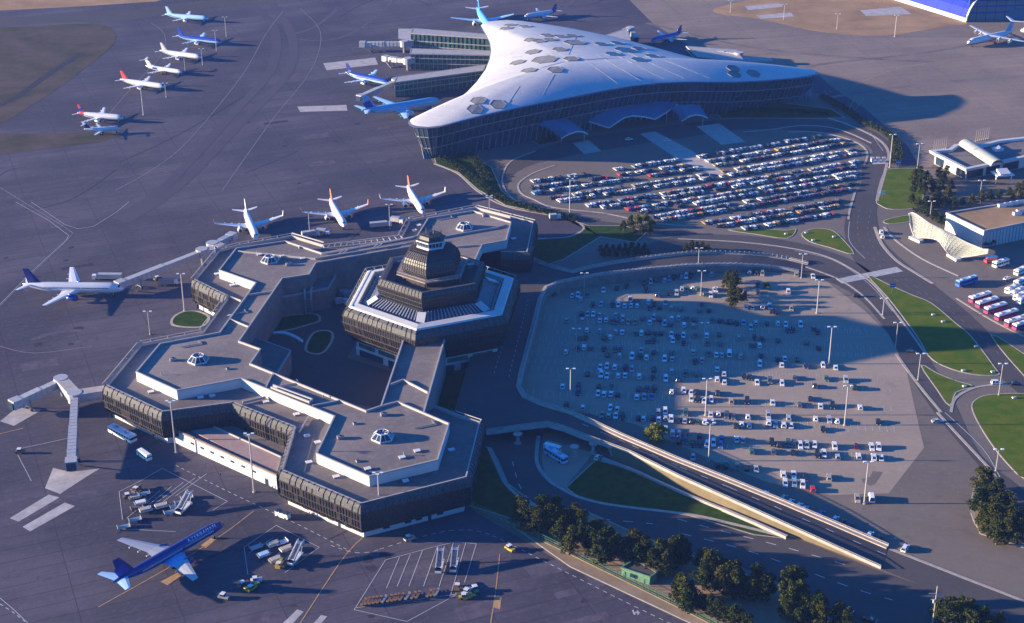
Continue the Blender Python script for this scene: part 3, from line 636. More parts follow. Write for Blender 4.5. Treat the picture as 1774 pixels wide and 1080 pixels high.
# galleries (necks) joining the pavilions to the landside block
def neck(left, right, ridge, z=ZU):
    L0, L1 = [P(*q, z) for q in left]; R0, R1 = [P(*q, z) for q in right]
    a = M(); fl = [L0, L1, R1, R0]
    a.prism(fl, 0, z - .9, 'stone wall', 'roof felt')
    for p, q in ((L0, L1), (R0, R1)): a.beam(p - Vector((0, 0, .5)), q - Vector((0, 0, .5)), .6, 1.2, 'parapet')
    for y in ridge:
        pts = [P(*q, z) for q in y]
        for i in range(len(pts) - 1): a.beam(pts[i] - Vector((0, 0, .5)), pts[i + 1] - Vector((0, 0, .5)), .5, 1.0, 'parapet')
    a.build('link_gallery', old)
neck([(660.6, 702), (700, 585)], [(733.7, 714.4), (771, 583)], [T7T([(240, 720), (400, 660), (690, 810)])])

# ------------------------------------------------------------------ low apron-side annex
ax = thing('apron_annex', P(390, 790, 0), 'single storey white annex with a pinkish roof and a row of small dark windows', 'building')
a = M(); q = PL([(295, 741), (480, 824), (499, 790), (508, 748), (403, 702), (288, 722)], 6.0)
a.prism(q, 0, 5.5, 'white wall', 'terrace felt'); a.build('wall', ax)
a = M(); q = PL([(318, 739), (363, 736), (487, 792), (481, 815), (474, 817)], 5.9); a.prism(q, 5.3, 5.75, 'pink roof'); a.build('roof', ax)
a = M(); q = PL([(295, 741), (480, 824)], 6.); a.beam(q[0], q[1], .7, .7, 'stone wall'); q = PL([(363, 736), (487, 792)], 6.); a.beam(q[0], q[1], .4, .6, 'parapet'); q = PL([(480, 824), (487, 792)], 6.); a.beam(q[0], q[1], .4, .6, 'parapet'); a.build('parapet', ax)
p, q = P(295, 741, 6), P(480, 824, 6); d = (q - p); nn = Vector((d.y, -d.x, 0)).normalized(); nn = nn if nn.y < 0 else -nn
for k, t in enumerate((.21, .305, .40, .495, .59, .69, .79, .9)):
    b = p.lerp(q, t) + nn * .06; a = M()
    if t == .9: a.box((b.x, b.y, 1.3), (1.6, .14, 2.5), 'dark glass', rz=ang(p, q)); a.build('door', ax)
    else: a.box((b.x, b.y, 3.3), (1.9, .14, .8), 'dark glass', rz=ang(p, q)); a.build('window', ax)

# ------------------------------------------------------------------ the hexagonal landside block with its control tower
HC = Vector((-33.3, 606.6, 0)); tw = thing('terminal_tower', HC, 'stepped brown hexagonal block with white roof band carrying the control tower', 'building')
def hexr(s, z, c=HC): return [Vector((c.x + s * math.cos(PHI + k * math.pi / 3), c.y + s * math.sin(PHI + k * math.pi / 3), z)) for k in range(6)]
def hexloft(nm, lv, m, mf=None, parent=tw, cap=False):
    a = M(); a.loft([hexr(s, z) for s, z in lv], m, mf=mf, cap=cap); return a.build(nm, parent)
hexloft('white_roof_band', [(37.0, 22.3), (36.4, 22.9), (33.0, 23.3), (32.6, 23.3), (32.6, 21.0)], 'white wall')
a = M(); a.poly(hexr(36, 21.1), 'terrace felt'); a.build('roof_deck', tw)
DP = [(37.0, 22.3), (38.6, 21.2), (39.6, 19.0), (39.8, 16.2), (38.8, 12.5), (37.0, 9.2), (35.6, 7.4)]
hexloft('facade_glazing', DP, 'bronze glass', mf=lambda i, j: 'bronze panel' if i < 2 else 'bronze glass')
a = M()
for k in range(6):
    for i in range(len(DP) - 1):
        A0, A1 = hexr(DP[i][0], DP[i][1]), hexr(DP[i + 1][0], DP[i + 1][1])
        for t in range(30):
            if (i < 2 and t % 2) or frnd.random() < .12: continue
            f0 = t / 30; a.beam(A0[k].lerp(A0[(k + 1) % 6], f0), A1[k].lerp(A1[(k + 1) % 6], f0), .2, .45, 'bronze metal')
for s_, z_ in DP[2:]:
    h_ = hexr(s_ + .15, z_)
    for k in range(6): a.beam(h_[k], h_[(k + 1) % 6], .35, .3, 'bronze metal')
a.build('mullions', tw)
hexloft('ground_floor', [(35.6, 7.4), (34.2, 7.3), (34.2, 6.0), (34.2, 3.6), (34.6, 3.5), (34.6, 0)], 'white wall')
a = M()
for k in (3, 4, 5, 0, 1, 2):
    A, B = hexr(34.32, 0)[k], hexr(34.32, 0)[(k + 1) % 6]; rz = ang(A, B)
    for t0, t1 in ((.04, .30), (.36, .62), (.68, .94)):
        c = A.lerp(B, (t0 + t1) / 2); a.box((c.x, c.y, 5.0), ((t1 - t0) * 34, .2, 1.9), 'green glass', rz=rz)
        c2 = c * 1; 
    for t0, t1 in ((.06, .44), (.52, .94)):
        A2, B2 = hexr(34.7, 0)[k], hexr(34.7, 0)[(k + 1) % 6]; c = A2.lerp(B2, (t0 + t1) / 2); a.box((c.x, c.y, 1.6), ((t1 - t0) * 34, .25, 2.8), 'dark glass', rz=rz)
a.build('ground_floor_windows', tw)
# the ring of louvred rooflights round the second tier
hexloft('rooflight_base', [(29.5, 21.1), (29.5, 21.9), (24.5, 24.2), (22.5, 24.6)], 'dark glass', mf=lambda i, j: 'parapet' if i == 0 else 'dark glass')
a = M()
for k in range(6):
    A0, A1 = hexr(29.3, 22.1), hexr(24.4, 24.5)
    for t in range(17):
        f0 = (t + 1) / 18; a.beam(A0[k].lerp(A0[(k + 1) % 6], f0), A1[k].lerp(A1[(k + 1) % 6], f0), .5, .35, 'grey panel')
    a.beam(A0[k], A1[k], 3.6, .5, 'white wall')
a.build('rooflight_bars', tw)
# small white deflector fins standing inside the band
for k in range(6):
    A0 = hexr(31.4, 21.1)
    for t in range(13):
        p = A0[k].lerp(A0[(k + 1) % 6], (t + .5) / 13); dd = (HC - p); dd.z = 0; dd.normalize()
        a = M(); a.add([p, p + dd * 2.0, p + Vector((0, 0, 1.3)), p + dd * .2 + Vector((dd.y * .3, -dd.x * .3, 0))], [(0, 1, 2), (0, 2, 3), (1, 3, 2)], 'white paint'); a.build('deck_fin', tw)
# second tier
TP = [(22.6, 24.4), (23.3, 26.0), (23.8, 28.2), (24.0, 30.2), (23.6, 31.6), (22.8, 32.6), (21.6, 32.6), (21.2, 30.4)]
hexloft('tier_glazing', TP, 'bronze glass', mf=lambda i, j: 'bronze panel' if 3 <= i <= 5 else ('parapet' if i > 5 else 'bronze glass'))
a = M()
for k in range(6):
    for i in range(5):
        A0, A1 = hexr(*TP[i]), hexr(*TP[i + 1])
        for t in range(26):
            if i > 2 and t % 2: continue
            a.beam(A0[k].lerp(A0[(k + 1) % 6], t / 26), A1[k].lerp(A1[(k + 1) % 6], t / 26), .16, .35, 'bronze metal')
for s_, z_ in TP[:4]:
    h_ = hexr(s_ + .12, z_)
    for k in range(6): a.beam(h_[k], h_[(k + 1) % 6], .3, .25, 'bronze metal')
a.build('tier_mullions', tw)
a = M(); a.poly(hexr(21.3, 30.5), 'road asphalt')
for k in range(3): a.box(HC + Vector((-14 + 15 * k, 12 - 2 * k, 31.2)), (3, 2, 1.4), 'grey panel', rz=PHI)
a.build('tier_terrace', tw)
hexloft('platform', [(13.0, 30.5), (13.2, 32.6), (15.6, 33.2), (15.6, 33.7), (11, 33.8)], 'stone wall', mf=lambda i, j: 'bronze metal' if i < 2 else 'stone wall')
a = M()
for k in range(6):
    h_ = hexr(15.4, 34.7); b_ = hexr(15.4, 33.7); a.beam(h_[k], h_[(k + 1) % 6], .12, .12, 'parapet')
    for t in range(8): p = b_[k].lerp(b_[(k + 1) % 6], t / 8); a.beam(p, p + Vector((0, 0, 1)), .1, .1, 'parapet')
    p = hexr(15.2, 33)[k]; q = hexr(15.6, 30.6)[k]; a.beam(p, q, .5, .5, 'bronze metal')
a.build('platform_rail', tw)
VP = [(12.0, 33.8), (12.8, 35.6), (12.6, 38.2), (11.6, 40.7), (9.4, 42.8), (6.6, 44.0)]
hexloft('tower_shaft', VP, 'bronze glass', mf=lambda i, j: 'bronze glass' if i < 1 else 'shaft glass')
a = M()
for k in range(6):
    for i in range(5):
        A0, A1 = hexr(*VP[i]), hexr(*VP[i + 1])
        for t in range(10): a.beam(A0[k].lerp(A0[(k + 1) % 6], t / 10), A1[k].lerp(A1[(k + 1) % 6], t / 10), .22, .35, 'bronze metal')
for i in range(0, 5):
    for f0 in (0, .5):
        h_ = hexr(VP[i][0] * (1 - f0) + VP[i + 1][0] * f0 + .1, VP[i][1] * (1 - f0) + VP[i + 1][1] * f0)
        for k in range(6): a.beam(h_[k], h_[(k + 1) % 6], .25, .25, 'bronze metal')
a.build('shaft_mullions', tw)
cab = hexloft('control_cab', [(6.4, 44.0), (6.4, 44.6), (5.6, 44.7), (6.3, 46.7), (6.6, 46.8), (6.6, 47.3), (5.2, 47.7), (4.6, 49.0), (0.3, 49.3)], 'dark glass', mf=lambda i, j: {0: 'white paint', 1: 'white paint', 2: 'dark glass', 3: 'white paint', 4: 'white paint', 5: 'bronze metal', 6: 'bronze metal', 7: 'bronze metal'}[i])
a = M()
for k in range(6):
    A0, A1 = hexr(5.65, 44.7), hexr(6.35, 46.7)
    for t in range(4): a.beam(A0[k].lerp(A0[(k + 1) % 6], t / 4), A1[k].lerp(A1[(k + 1) % 6], t / 4), .22, .22, 'white paint')
    a.beam(hexr(4.6, 49)[k], hexr(4.6, 50)[k], .15, .15, 'bronze metal'); a.beam(hexr(4.6, 50)[k], hexr(4.6, 50)[(k + 1) % 6], .15, .15, 'bronze metal')
a.cyl(HC + Vector((1, 0, 49)), HC + Vector((1, 0, 53)), .15, .06, 'steel'); a.cyl(HC + Vector((-2, 1, 49)), HC + Vector((-2, 1, 51.5)), .12, .06, 'steel')
a.build('cab_frame', cab)
a = M()     # safety rail on the far side of the roof
for k in (0, 1, 2):
    h_ = hexr(38, 23.6); b_ = hexr(37.4, 22.6); a.beam(h_[k], h_[(k + 1) % 6], .2, .2, 'parapet')
    for t in range(10): a.beam(b_[k].lerp(b_[(k + 1) % 6], t / 10), h_[k].lerp(h_[(k + 1) % 6], t / 10), .15, .15, 'parapet')
a.build('roof_rail', tw)
# ------------------------------------------------------------------ the new terminal
NR = [(706.7, 213, 20), (710, 218.5, 20), (718.5, 221.5, 20), (738, 223, 20.5), (759, 221.5, 21), (792, 214, 22), (826.7, 204.6, 23), (860, 197, 24), (894.4, 189.4, 24.5), (945, 179, 25), (996, 169, 25), (1047, 159, 25), (1097, 150.5, 25), (1145, 145.5, 24.5), (1190, 143.7, 24),
      (1230, 143.7, 23), (1275.5, 143.7, 22), (1325, 141.5, 19.5), (1377, 137, 17.5), (1404, 133.5, 16.5), (1417.5, 130.2, 16), (1418, 126, 16), (1410.7, 122, 16), (1380, 120, 17), (1343, 118.4, 18.5), (1310, 116, 20), (1275.5, 113.3, 22), (1224.7, 106.5, 23.5), (1190, 98, 24.5), (1143, 85, 25), (1097, 72.7, 25.5),
      (1065, 65, 25.5), (1029.7, 57.5, 25), (987, 49, 24.5), (945, 42.3, 24), (905, 37, 23.5), (877.5, 35.3, 23), (860, 36.5, 22.5), (846, 38, 22), (836, 40.5, 22), (832, 45, 22), (836, 52, 22.3), (842, 62, 22.7), (848, 75, 23), (850, 90, 23.5), (847, 105, 24), (840, 121.8, 24), (825, 143, 24), (806.5, 162.3, 23.5), (784, 179, 23), (759, 192.8, 22), (738, 201, 21), (718.5, 206.3, 20.2), (709, 209, 20)]
NRW = [P(*q) for q in NR]; NRW = NRW if ccw(NRW) == NRW else NRW[::-1]
NC = P(985, 108, 33)
nt_ = thing('new_terminal', Vector((NC.x, NC.y, 0)), 'three pointed terminal under a white domed roof dotted with grey and blue hexagons', 'terminal')
def nroof(t, i):
    """t 0 at the edge, 1 at the centre"""
    b = NRW[i]; x = b.x + (NC.x - b.x) * t; y = b.y + (NC.y - b.y) * t
    z = b.z + (NC.z + 1 - b.z) * (1 - (1 - t) ** 2.0) * .95
    return Vector((x, y, z))
ts = [0, .012, .04, .09, .16, .25, .36, .48, .62, .78, .92]
a = M(); n = len(NRW); rings = [[nroof(t, i) + Vector((0, 0, .35 if t > .005 else 0)) for i in range(n)] for t in ts]
a.loft(rings, 'roof metal', cap=False, mf=lambda i, j: 'roof rim' if i == 0 else 'roof metal')
k = len(a.v); a.v.append(tuple(nroof(1, 0) + Vector((0, 0, .35)))); e = k - n
for j in range(n): a.f.append((e + j, e + (j + 1) % n, k)); a.mi.append(a.mid('roof metal'))
o = a.build('roof', nt_); shade(o)
def roofz(x, y):
    """height of the roof over a plan point"""
    best = None; px, py = x - NC.x, y - NC.y
    for i in range(n):
        b0, b1 = NRW[i], NRW[(i + 1) % n]; ax_, ay, bx_, by = b0.x - NC.x, b0.y - NC.y, b1.x - NC.x, b1.y - NC.y
        det = ax_ * by - ay * bx_
        if abs(det) < 1e-9: continue
        u = (px * by - py * bx_) / det; v = (ax_ * py - ay * px) / det
        if u >= -1e-6 and v >= -1e-6:
            t = 1 - (u + v); s_ = v / max(u + v, 1e-6); lo = max(k for k, tt in enumerate(ts) if tt <= max(t, 0))
            t0 = ts[lo]; t1 = ts[lo + 1] if lo + 1 < len(ts) else 1; f = (t - t0) / (t1 - t0)
            za = nroof(t0, i).z * (1 - s_) + nroof(t0, (i + 1) % n).z * s_; zb = nroof(t1, i).z * (1 - s_) + nroof(t1, (i + 1) % n).z * s_
            return za * (1 - f) + zb * f + .35
    return 21
def proof(px, py):
    z = 24
    for _ in range(25): p = P(px, py, z); z = z + (min(roofz(p.x, p.y), 34.5) - z) * .35
    return P(px, py, z)
HX = [('hexagon grey', tile(590, 0, Z, [(985, 268), (1125, 255), (1183, 303), (1100, 358), (965, 362), (907, 322)]), 5.0), ('hexagon grey', tile(590, 0, Z, [(1045, 307)]), 8.3),
      ('hexagon grey', tile(590, 0, Z, [(705, 517), (807, 537), (688, 560)]), 4.7), ('hexagon grey', tile(590, 0, Z, [(1200, 220)]), 7.5), ('hexagon grey', tile(590, 0, Z, [(975, 205), (1020, 212), (1075, 205), (1060, 182), (1130, 188), (1190, 185), (850, 147), (870, 130), (945, 137)]), 4.6),
      ('hexagon blue', tile(590, 0, Z, [(1338, 228), (1395, 278), (1420, 222), (1530, 250), (1600, 290), (1530, 305)]), 5.0), ('hexagon blue', tile(590, 0, Z, [(1462, 258)]), 7.5),
      ('hexagon grey', tile(1174, 0, Z, [(285, 352), (290, 383), (388, 378)]), 4.4)]
for m_, cs, r_ in HX:
    for c in cs:
        q = proof(*c); a = M(); vs = [Vector((q.x + r_ * math.cos(k * math.pi / 3 + .1), q.y + r_ * math.sin(k * math.pi / 3 + .1), 0)) for k in range(6)]
        top = [Vector((v.x, v.y, roofz(v.x, v.y) + .22)) for v in vs]; ct = Vector((q.x, q.y, q.z + .24))
        a.add(top + [ct] + [v - Vector((0, 0, .4)) for v in top], [(i, (i + 1) % 6, 6) for i in range(6)] + [(7 + i, 7 + (i + 1) % 6, (i + 1) % 6, i) for i in range(6)], m_)
        for i in range(6): a.beam(top[i] + Vector((0, 0, .05)), top[(i + 1) % 6] + Vector((0, 0, .05)), .2, .15, 'hexagon grey')
        a.build('hexagonal_skylight', nt_)
# seams of the roof sheets
a = M()
def seam(p0, p1, n_=10):
    for k in range(n_):
        A = proof(p0[0] + (p1[0] - p0[0]) * k / n_, p0[1] + (p1[1] - p0[1]) * k / n_); B = proof(p0[0] + (p1[0] - p0[0]) * (k + 1) / n_, p0[1] + (p1[1] - p0[1]) * (k + 1) / n_)
        a.beam(A + Vector((0, 0, .04)), B + Vector((0, 0, .04)), .18, .12, 'parapet')
for (x0, x1, y0, y1) in ((1010, 1070, 100, 145), (1035, 1110, 95, 140), (1060, 1150, 92, 137), (1085, 1185, 90, 136), (1000, 985, 60, 95), (960, 940, 130, 165), (900, 880, 150, 180), (1120, 1230, 92, 136)): seam((x0, y0), (x1, y1))
a.build('roof_seams', nt_)
# glass walls leaning inwards to the ground
c2 = Vector((NC.x, NC.y))
def inset(i, d):
    p0, p1, p2 = NRW[i - 1], NRW[i], NRW[(i + 1) % n]; t = Vector((p2.x - p0.x, p2.y - p0.y)).normalized(); nn = Vector((t.y, -t.x))
    return Vector((p1.x - nn.x * d, p1.y - nn.y * d))
rg = []
for d, zf in ((.9, -.4), (2.2, -1.2), (4.0, -6.5), (7.5, -14), (10.5, -99)):
    r_ = []
    for i in range(n):
        v = inset(i, d); z = max(0, NRW[i].z + zf); r_.append(Vector((v.x, v.y, z)))
    rg.append(r_)
a = M(); a.loft(rg, 'terminal glass', cap=False, mf=lambda i, j: 'roof rim' if i == 0 else 'terminal glass'); a.build('glass_wall', nt_)
a = M()
for i in range(n):
    L_ = (NRW[(i + 1) % n] - NRW[i]).length; m_ = max(1, int(L_ / 3.2))
    for k in range(m_):
        f = k / m_
        for r_ in (1, 2, 3):
            A = rg[r_][i].lerp(rg[r_][(i + 1) % n], f); B = rg[r_ + 1][i].lerp(rg[r_ + 1][(i + 1) % n], f); a.beam(A, B, .22, .5, 'grey panel')
for r_ in (2, 3):
    for i in range(n): a.beam(rg[r_][i], rg[r_][(i + 1) % n], .3, .4, 'grey panel')
a.build('mullions', nt_)
# boarding piers
def pier(px, z, depth_px, label):
    p = PL(px, z); o = thing('boarding_pier', (p[0].x, p[0].y, 0), label, 'pier', 'glazed boarding piers')
    a = M(); a.prism(p, 0, z - 1, 'green glass', 'pale slab'); a.build('glass_wall', o)
    a = M(); pc = ccw(p); a.prism([(v.x, v.y) for v in pc], z - .99, z - .2, 'parapet'); a.sweep(pc, [(.1, z - 1), (.5, z - .8), (.5, z - .1), (0, z - .1)], 'parapet', closed=True, z=0); a.build('roof', o)
    a = M(); m_ = len(pc)
    for i in range(m_):
        A, B = pc[i], pc[(i + 1) % m_]; L_ = (B - A).length; d = (B - A).normalized(); nn = Vector((d.y, -d.x, 0)) * .15
        for k in range(int(L_ / 3)): q = A + d * k * 3 + nn; a.beam((q.x, q.y, 0), (q.x, q.y, z - 1), .3, .3, 'steel')
        for h in (4, 7.5): 
            if z > h + 2: a.beam((A.x + nn.x, A.y + nn.y, h), (B.x + nn.x, B.y + nn.y, h), .35, .5, 'parapet')
    a.build('mullions', o); return o
pier([(716, 49), (845, 59), (850, 66), (712, 57)], 13, 0, 'green glass boarding pier furthest from the tower, with two storeys of windows')
pier([(713, 84), (850, 88), (850, 95), (711, 92)], 11, 0, 'middle green glass boarding pier between two others beside the white roof')
pier([(688, 133), (840, 112), (836, 122), (684, 142)], 10, 0, 'nearest green glass boarding pier behind the left tip of the white roof')
pier([(1045, 62), (1083, 50), (1088, 56), (1092, 72), (1060, 66)], 10, 0, 'short boarding pier behind the middle of the white roof')
pier([(1190, 80), (1275, 86), (1290, 108), (1210, 98)], 7, 0, 'low boarding pier behind the right part of the white roof')
# entrance canopies
def canopy(front, back, label, m='hexagon blue'):
    F = [P(*q) for q in front]; B = [P(*q) for q in back]; o = thing('entrance_canopy', (F[0].x, F[0].y, 0), label, 'canopy', 'entrance canopies')
    a = M(); k = len(F); top = [[f.lerp(b, t) + Vector((0, 0, math.sin(math.pi * t) * .8)) for f, b in zip(F, B)] for t in (0, .25, .5, .75, 1)]
    bot = [[v - Vector((0, 0, .5)) for v in r_] for r_ in top]
    a.loft(top, m, closed=False); a.loft(bot[::-1], m, closed=False)
    a.add(list(top[0]) + list(bot[0]), [(i, i + 1, k + i + 1, k + i) for i in range(k - 1)], 'parapet'); a.build('shell', o)
    a = M()
    for i in range(k - 1): a.beam(F[i], F[i + 1], .5, .6, 'white paint')
    for i in (1, k - 2): a.cyl((F[i].x, F[i].y, 0), F[i], .3, .25, 'steel', 8)
    a.build('edge_beam', o)
canopy([(994, 203, 7), (1024, 212, 5), (1055, 222, 2.5), (1068, 213, 5), (1082, 204, 7), (1097, 201, 8), (1118, 203, 7), (1135, 207, 5), (1155, 195, 7), (1178, 178, 9)], [(1000, 188, 12), (1020, 187, 12), (1040, 186, 12), (1055, 184, 12), (1070, 182, 12), (1085, 180, 12), (1100, 178, 12), (1115, 176, 12), (1130, 175, 12), (1150, 172, 12)], 'long rippling blue grey canopy over the middle doors of the terminal')
canopy([(964, 233, 4), (973, 240, 3), (985, 233, 6), (1000, 228, 7.5), (1012, 229, 6.5), (1018, 233, 5)], [(930, 215, 11), (938, 212, 12), (948, 209, 12.5), (960, 207, 12.5), (972, 206, 12), (984, 207, 11)], 'small arched canopy over the left doors nearest the tower')
canopy([(1176, 204, 4), (1182, 210, 3), (1192, 203, 6), (1206, 199, 7), (1218, 201, 6), (1226, 205, 4)], [(1160, 186, 10), (1168, 184, 11), (1178, 182, 12), (1190, 181, 12), (1202, 181, 11), (1212, 183, 10)], 'small arched canopy over the right doors by the lawn')

# ------------------------------------------------------------------ hangar
hg = thing('hangar', P(1700, 30, 0), 'large arched hangar with a bright blue roof and teal end wall', 'hangar')
p0, p1 = P(1530, -6, 0), P(1674, 39, 0); ax_ = (p1 - p0).normalized(); wdv = Vector((-ax_.y, ax_.x, 0)); wdv = wdv if wdv.y > 0 else -wdv
W_, H_ = 90, 26
rings = []
for q in (p0 - ax_ * 60, p1):
    rings.append([q + wdv * (W_ / 2 - W_ / 2 * math.cos(t)) + Vector((0, 0, 1 + H_ * math.sin(t))) for t in [math.pi * k / 20 for k in range(21)]])
a = M(); a.loft(rings, 'blue hangar', closed=False); o = a.build('roof', hg)
a = M()
for r_ in range(12):
    t = r_ / 12; rr = [rings[0][k].lerp(rings[1][k], t + .04) for k in range(21)]
    for k in range(20): a.beam(rr[k] + Vector((0, 0, .1)), rr[k + 1] + Vector((0, 0, .1)), .3, .15, 'blue hangar')
for k in range(20): a.beam(rings[1][k], rings[1][k + 1], 1.2, .8, 'white paint')
a.build('roof_ribs', hg)
e0 = p1 + ax_ * .2; a = M()
# end wall continues as a flat teal block to the right
q0 = P(1676, 37, 0); q1 = P(1900, 30, 0); a.prism([q0, q1, q1 + Vector((10, 60, 0)), q0 + Vector((10, 60, 0))], 0, 21, 'teal panel'); 
d = (q1 - q0).normalized()
for h in (6, 10.5, 15): a.beam(q0 + Vector((0, -.2, h)), q1 + Vector((0, -.2, h)), .4, .8, 'blue hangar')
for k in range(14): b = q0 + d * (6 + k * 7); a.beam(b + Vector((0, -.3, 0)), b + Vector((0, -.3, 20.5)), .3, .3, 'dark glass')
a.build('end_wall', hg)
a = M(); a.box((q0 + d * 45 + Vector((0, -.6, 4))), (30, .6, 8), 'hexagon blue', rz=ang(q0, q1)); a.build('hangar_door', hg)
a = M(); a.sweep([p0 - ax_ * 60, p1], [(0, 0), (.4, 0), (.4, 3), (0, 3)], 'white wall'); a.build('base_wall', hg)

# ------------------------------------------------------------------ white pavilion (VIP building) on the right
vp = thing('white_pavilion', P(1700, 290, 0), 'flat roofed white pavilion with a vaulted strip and dark glass corners', 'building')
VT = lambda pts, z=8.: PL(tile(1174, 0, Z, pts), z)
outl = VT([(1310, 775), (1480, 862), (1774, 800), (1900, 775), (1850, 700), (1650, 722), (1560, 745), (1430, 745), (1400, 768)])
a = M(); q = VT([(1320, 778), (1482, 858), (1765, 800), (1880, 772), (1840, 708), (1660, 728), (1430, 755)], 7)
a.prism(q, 0, 7, 'white wall', 'terrace felt'); a.build('wall', vp)
a = M(); a.sweep(ccw(outl), [(1.2, 6.6), (1.6, 8.2), (-.6, 8.2), (-1, 7.0)], 'white wall', closed=True, z=0); a.build('cornice', vp)
a = M(); A, B = VT([(1490, 752)])[0], VT([(1625, 840)])[0]; dr = (B - A).normalized(); sd_ = Vector((-dr.y, dr.x, 0))
a.loft([[q + sd_ * 4 * math.cos(t) + Vector((0, 0, 3.2 * math.sin(t))) for t in [math.pi * k / 10 for k in range(11)]] for q in (A - dr * 4, B + dr * 3)], 'canopy lattice', closed=False); a.build('vault', vp)
a = M(); c = VT([(1660, 850)])[0]; a.box(c + Vector((0, -3, -3.2)), (10, 8, .6), 'white paint', rz=.2); a.box(c + Vector((0, -4, -2.2)), (6, 5, 1.6), 'white paint', rz=.2, rx=.3)
for s_ in (-4, 4): a.cyl(c + Vector((s_, -6, -8)), c + Vector((s_, -6, -3)), .3, .3, 'white paint')
a.build('porch', vp)
for A, B, lo_, hi_ in ((q[0], q[1], 0.05, .3), (q[0], q[1], .7, .98), (q[1], q[2], .02, .3), (q[1], q[2], .36, .6), (q[1], q[2], .66, .95)):
    d = (B - A); nn = Vector((d.y, -d.x, 0)).normalized(); nn = nn if nn.y < 0 else -nn; m_ = A.lerp(B, (lo_ + hi_) / 2) + nn * .1
    a = M(); a.box((m_.x, m_.y, 3), (d.length * (hi_ - lo_), .2, 5.4), 'dark glass', rz=ang(A, B)); a.build('glazing', vp)
a = M(); c = VT([(1640, 765)])[0]; a.box(c, (5, 4, 1.5), 'white paint', rz=.3); a.box(c + Vector((0, 0, 1.2)), (5.6, .8, .3), 'white paint', rz=1.2); a.build('roof_plant', vp)

# ------------------------------------------------------------------ large flat roofed shed on the right edge
wh = thing('flat_roofed_hall', P(1720, 400, 0), 'wide beige hall with a flat sandy roof behind the trees at the right edge', 'building')
q = PL([(1640, 369), (1705, 400), (1774, 386), (1900, 360), (1900, 325), (1774, 347)], 9)
a = M(); a.prism(q, 0, 8.6, 'white wall', 'sand'); a.build('wall', wh)
a = M(); a.sweep(ccw(q), [(.3, 8), (.3, 9.2), (-.5, 9.2), (-.5, 8.5)], 'pale slab', closed=True, z=0); a.build('parapet', wh)
a = M(); A, B = q[1], q[2]; d = (B - A).normalized()
for k in range(30): b = A + d * k * 2 + Vector((0, -.15, 0)); a.beam((b.x, b.y, 0), (b.x, b.y, 8.2), .25, .25, 'grey panel')
a.build('wall_ribs', wh)
for k, (x, y) in enumerate(((1736, 357), (1747, 355), (1757, 353), (1768, 351), (1762, 371), (1768, 367))): c = P(x, y, 9); a = M(); a.box((c.x, c.y, 9.3), (4, 2, 1.3), 'white paint', rz=.2); a.box((c.x, c.y, 10.05), (3.4, 1.4, .2), 'grey panel', rz=.2); a.build('roof_unit', wh)

# ------------------------------------------------------------------ lattice canopy of the station
st = thing('station_canopy', P(1600, 400, 0), 'white lattice shell canopy swooping over the bus station', 'canopy')
top = [tile(1174, 350, Z, [q]) [0] for q in [(1183, 62), (1205, 56), (1240, 75), (1290, 110), (1350, 140), (1410, 172), (1480, 208), (1540, 232), (1590, 256)]]
botl = [tile(1174, 350, Z, [q])[0] for q in [(1190, 110), (1205, 160), (1225, 182), (1275, 184), (1330, 195), (1365, 235), (1395, 272), (1450, 284), (1590, 262)]]
zt = [8, 9.5, 10, 10, 10, 9.5, 9, 8.5, 8]; zb = [6, 2, 1, 4.5, 5.5, 4.5, 1.5, 1, 7.5]
A = [P(x, y, z) for (x, y), z in zip(top, zt)]; B = [P(x, y, z) for (x, y), z in zip(botl, zb)]
rr = [[p.lerp(q, t) + Vector((0, 0, 1.6 * math.sin(math.pi * t))) for p, q in zip(smooth(A, 3, False), smooth(B, 3, False))] for t in (0, .12, .25, .4, .55, .7, .85, 1)]
a = M(); a.loft(rr, 'canopy glass', closed=False); a.loft([[v - Vector((0, 0, .35)) for v in r_] for r_ in rr][::-1], 'canopy glass', closed=False); a.build('shell', st)
a = M(); kk = len(rr[0])
for r_ in range(len(rr) - 1):
    for i in range(kk - 1):
        up = Vector((0, 0, .06)); a.beam(rr[r_][i] + up, rr[r_ + 1][i + 1] + up, .2, .2, 'canopy lattice'); a.beam(rr[r_][i + 1] + up, rr[r_ + 1][i] + up, .2, .2, 'canopy lattice'); a.beam(rr[r_][i] + up, rr[r_ + 1][i] + up, .3, .2, 'canopy lattice')
for r_ in (0, len(rr) - 1):
    for i in range(kk - 1): a.beam(rr[r_][i], rr[r_][i + 1], .5, .5, 'parapet')
a.build('lattice', st)
for q in (tile(1174, 350, Z, [(1195, 180), (1250, 205)]), tile(1174, 350, Z, [(1390, 270), (1440, 300)])): u0, u1 = PL(q, .5); a = M(); a.beam(u0, u1, 3.0, 1.4, 'white wall'); a.build('footing', st)
